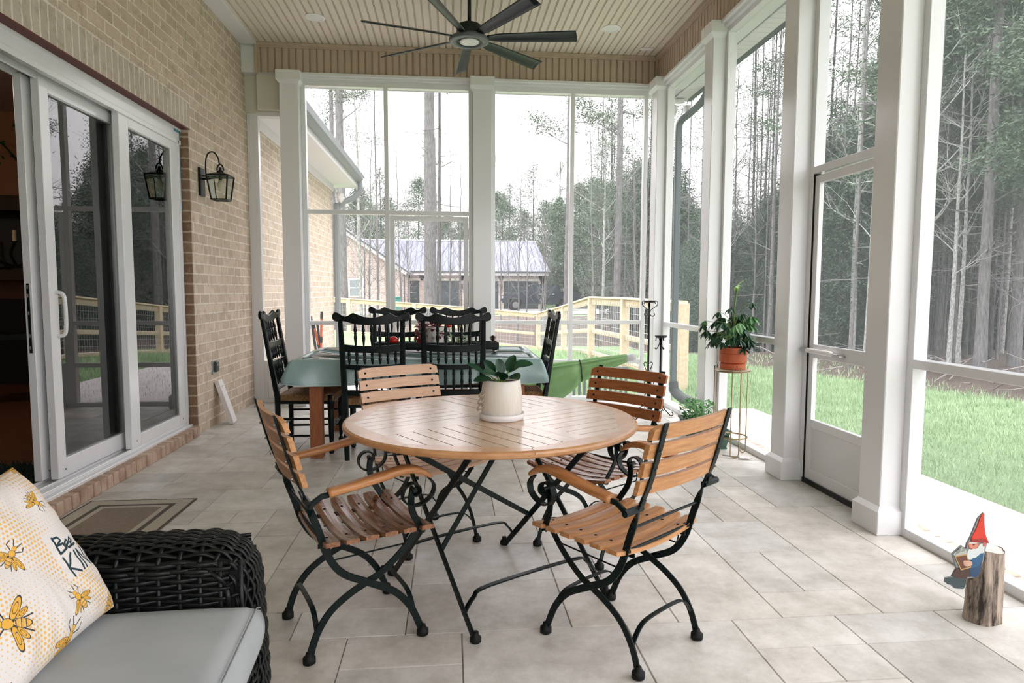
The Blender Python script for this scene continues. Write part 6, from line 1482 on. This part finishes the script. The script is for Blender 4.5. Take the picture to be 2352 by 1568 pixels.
PROTO = {'pineA': proto_pine(21, .27, 9.5, 16, 16), 'pineB': proto_pine(19, .17, 8.0, 15, 14, 2.2), 'pineC': proto_pine(17, .13, 3.6, 34, 44, 3.0, None, .15),
 'slim': proto_pine(17, .055, 8, 11, 6, 1.3, barkdark, .12), 'slim2': proto_pine(15, .048, 6.5, 12, 7, 1.3, barkdark, .12), 'slim3': proto_pine(14, .038, 7.5, 8, 5, 1.0, bark, .12), 'pineD': proto_pine(15, .12, 5.5, 20, 22, 2.4), 'sapA': proto_sapling(10, .05, bark), 'sapB': proto_sapling(8, .04, bark), 'sapC': proto_sapling(12.5, .07, barkpale), 'sapD': proto_sapling(11, .055, bark),
 'everA': proto_evergreen(8.0, 2.0, 260), 'everB': proto_evergreen(6.5, 1.7, 210, .2), 'everC': proto_evergreen(9.5, 1.7, 240, 1.8, needle), 'everF': proto_evergreen(6.5, 1.7, 430, .1, None, .12, 30), 'everD': proto_evergreen(6.2, 2.3, 420, .0, None, .17, 28), 'everE': proto_evergreen(8.5, 2.4, 440, .0, needle, .18, 28), 'bareA': proto_bare(14, .11, barkpale), 'bareB': proto_bare(16, .13, bark)}
MESH = {}
LAB = {'pine_tree': 'tree', 'bare_sapling': 'sapling', 'evergreen_tree': 'tree', 'bare_tree': 'tree'}
roots = {}
def tree(key, x, y, s=1, label=None, group=None, rz=None):
    kind, parts = PROTO[key]; z = gz(x, y)
    if key not in roots:
        r = bpy.data.objects.new(kind, None); col.objects.link(r)
        for nme, mb_, mt_ in parts: mb_.build(nme, mt_, r)
        roots[key] = r
    else: r = copy_tree(roots[key])
    r.location = (x, y, z); r.scale = (s, s, s); r.rotation_euler = (0, 0, R_.uniform(0, 6.28) if rz is None else rz)
    r['label'] = label; r['category'] = LAB[kind]
    if group: r['group'] = group
    elif 'group' in r: del r['group']
    return r
def xat(px, y):   # ground x for a trunk seen at a given column at depth y
    tx_ = (px-1176)/FPX; k = math.tan(YAW+math.atan(tx_)); return y*k
# trunks one can point at
tree('pineA', xat(990, 27), 27, 1, 'tall thick pine trunk standing in the middle of the screened back door')
tree('slim', xat(1011, 26), 26, 1.25, 'slim dark pine right beside the tall thick pine trunk')
tree('pineB', xat(1301, 29), 29, 1.0, 'tall grey pine in front of the truck, beside the upright of the right back screen')
tree('pineB', xat(1416, 27), 27, 1.0, 'tall grey pine standing right of the frame upright, behind the square fence posts')
tree('pineB', xat(768, 30), 30, .85, 'left one of the two tall pines above the house wing gutter')
tree('pineA', xat(786, 24), 24, .72, 'darker right one of the two tall pines above the house wing gutter')
tree('sapC', xat(834, 25), 25, 1, 'pale bare sapling in front of the brick gable'); tree('sapA', xat(868, 25.5), 25.5, 1.1, 'crooked bare sapling between the gable and the frame upright')
tree('pineC', xat(2258, 10.6), 10.6, .74, 'big grey pine trunk at the wood edge in the nearest right-hand screen', rz=1.0)
tree('bareA', xat(2206, 11.8), 11.8, .42, 'pale lichen-spotted trunk just left of the big grey pine'); tree('bareA', xat(1993, 12.0), 12.0, .46, 'pale slender trunk seen through the screen door on the right')
tree('bareA', xat(2185, 10.9), 10.9, .4, 'thin pale leaning tree at the wood edge in the nearest right-hand screen')
tree('everC', xat(1402, 33), 33, 1.12, 'round-topped evergreen behind the truck end of the garage, right back screen')
gset = {'pine_tree': ('slim pine in the woods behind the fence and the lawn', 'pines in the woods'), 'bare_sapling': ('thin bare grey sapling in the woods and brush', 'bare saplings in the brush'), 'evergreen_tree': ('bushy dull green evergreen in the woods', 'evergreens in the woods'), 'bare_tree': ('leafless branching tree in the woods', 'leafless trees in the woods')}
def scatter(keys, n, fn):
    for k in range(n):
        x, y, s = fn(k); key = R_.choice(keys); kd = PROTO[key][0]; tree(key, x, y, s, gset[kd][0], gset[kd][1])
# saplings between the fence and the garage, seen through the back screens
scatter(['sapA', 'sapB', 'sapD'], 24, lambda k: (xat(R_.choice([R_.uniform(900, 1080), R_.uniform(1000, 1190), R_.uniform(1135, 1300), R_.uniform(780, 880)]), 29), 29+R_.uniform(-4, 7), R_.uniform(.55, 1.0)))
# belt behind the garage
scatter(['everE', 'everC', 'everE'], 44, lambda k: (-18+k*1.05+R_.uniform(-.8, .8), R_.uniform(58, 74), R_.uniform(.9, 1.5)))
scatter(['pineB', 'bareA', 'sapC', 'bareB'], 20, lambda k: (-14+k*1.9+R_.uniform(-1, 1), R_.uniform(58, 74), R_.uniform(.5, .8)))
# wood right of the garage, closing the view
scatter(['everE', 'everA', 'everC'], 30, lambda k: (xat(1425+k*5, 1)*1.0*(yy := R_.uniform(30, 46)), yy, R_.uniform(.75, 1.0)))
scatter(['everE', 'everA'], 10, lambda k: (xat(1320+k*12, 1)*(yy := R_.uniform(52, 60)), yy, R_.uniform(1.0, 1.3)))
scatter(['slim2', 'sapA', 'bareA', 'sapD'], 22, lambda k: (xat(R_.uniform(1340, 1560), 1)*(yy := R_.uniform(22, 38)), yy, R_.uniform(.6, .85)))
# the dense wood along the right side: its skyline climbs towards the camera
def edge_x(y): return 7.9-.46*(y-7.8) if y < 12 else 6.0+.12*(y-12)
def rw(lo, hi, y0, y1):
    y = R_.uniform(y0, y1); return (max(edge_x(y), 5.8)+R_.uniform(lo, hi), y)
HT = {'everA': 8.0, 'everB': 6.5, 'everC': 9.5, 'everD': 6.2, 'everE': 8.5, 'everF': 6.5}
def skyline(px): return .10+.06*sm(1550, 1750, px)+.11*sm(1740, 1960, px)+.10*sm(1960, 2200, px)
def wood(keys, n, d0, d1, p0=1535, p1=2700):
    k = 0
    while k < n:
        px = R_.uniform(p0, p1); y = R_.uniform(d0, d1); x = xat(px, y)
        if x < max(edge_x(y), 5.8)+1.2: y = y*(max(edge_x(y), 5.8)+1.6)/x if x > 1 else y; x = xat(px, y)
        if x < max(edge_x(y), 5.8)+.8 or x > 60: k += 1; continue
        dist = math.hypot(x, y)*.93; key = R_.choice(keys); h = (1.55+skyline(px)*dist)*R_.uniform(.72, 1.04); kd = PROTO[key][0]
        tree(key, x, y, h/HT[key], gset[kd][0], gset[kd][1]); k += 1
wood(['everD', 'everE', 'everA'], 70, 20, 34, 1535, 2080); wood(['everE', 'everD'], 34, 23, 34, 2080, 2600); wood(['everF', 'everB'], 30, 13, 21, 1535, 2040)
scatter(['slim', 'slim2', 'slim3', 'slim3'], 84, lambda k: (*rw(.8, 13, 3.5, 24), R_.uniform(.55, .85)))
scatter(['slim2', 'slim3'], 60, lambda k: (xat(R_.uniform(2080, 2600), 1)*(yy := R_.uniform(13, 24)), yy, R_.uniform(.6, .9)))
scatter(['sapA', 'sapB', 'bareA', 'sapD', 'bareB'], 34, lambda k: (*rw(.3, 8, 4, 22), R_.uniform(.5, .8)))
for px, y, s_ in ((2120, 15, .62), (2190, 13.5, .66), (2330, 12, .64), (2420, 9.5, .6), (2010, 19, .5)): tree('pineC', xat(px, y), y, s_, gset['pine_tree'][0], gset['pine_tree'][1])
# fallen branches and brush along the wood edge
b = MB()
for k in range(150):
    y = R_.uniform(4, 16); x = max(edge_x(y), 5.8)+R_.uniform(.0, 3.5); a = R_.uniform(0, 6.28); l_ = R_.uniform(.4, 1.6); q = Vector((x, y, gz(x, y)+R_.uniform(.02, .30))); d = Vector((math.cos(a), math.sin(a), R_.uniform(-.15, .3)))
    b.tube([q, q+d*l_*.5+Vector((0, 0, R_.uniform(-.05, .08))), q+d*l_], [.012, .009, .004], 4, cap=False)
tag(b.build('fallen_branches', nm('weathered_branch', (.16, .14, .13), (.34, .31, .29), .9, scale=6)), 'tangle of fallen grey branches lying along the wood edge', 'branches', kind='stuff')
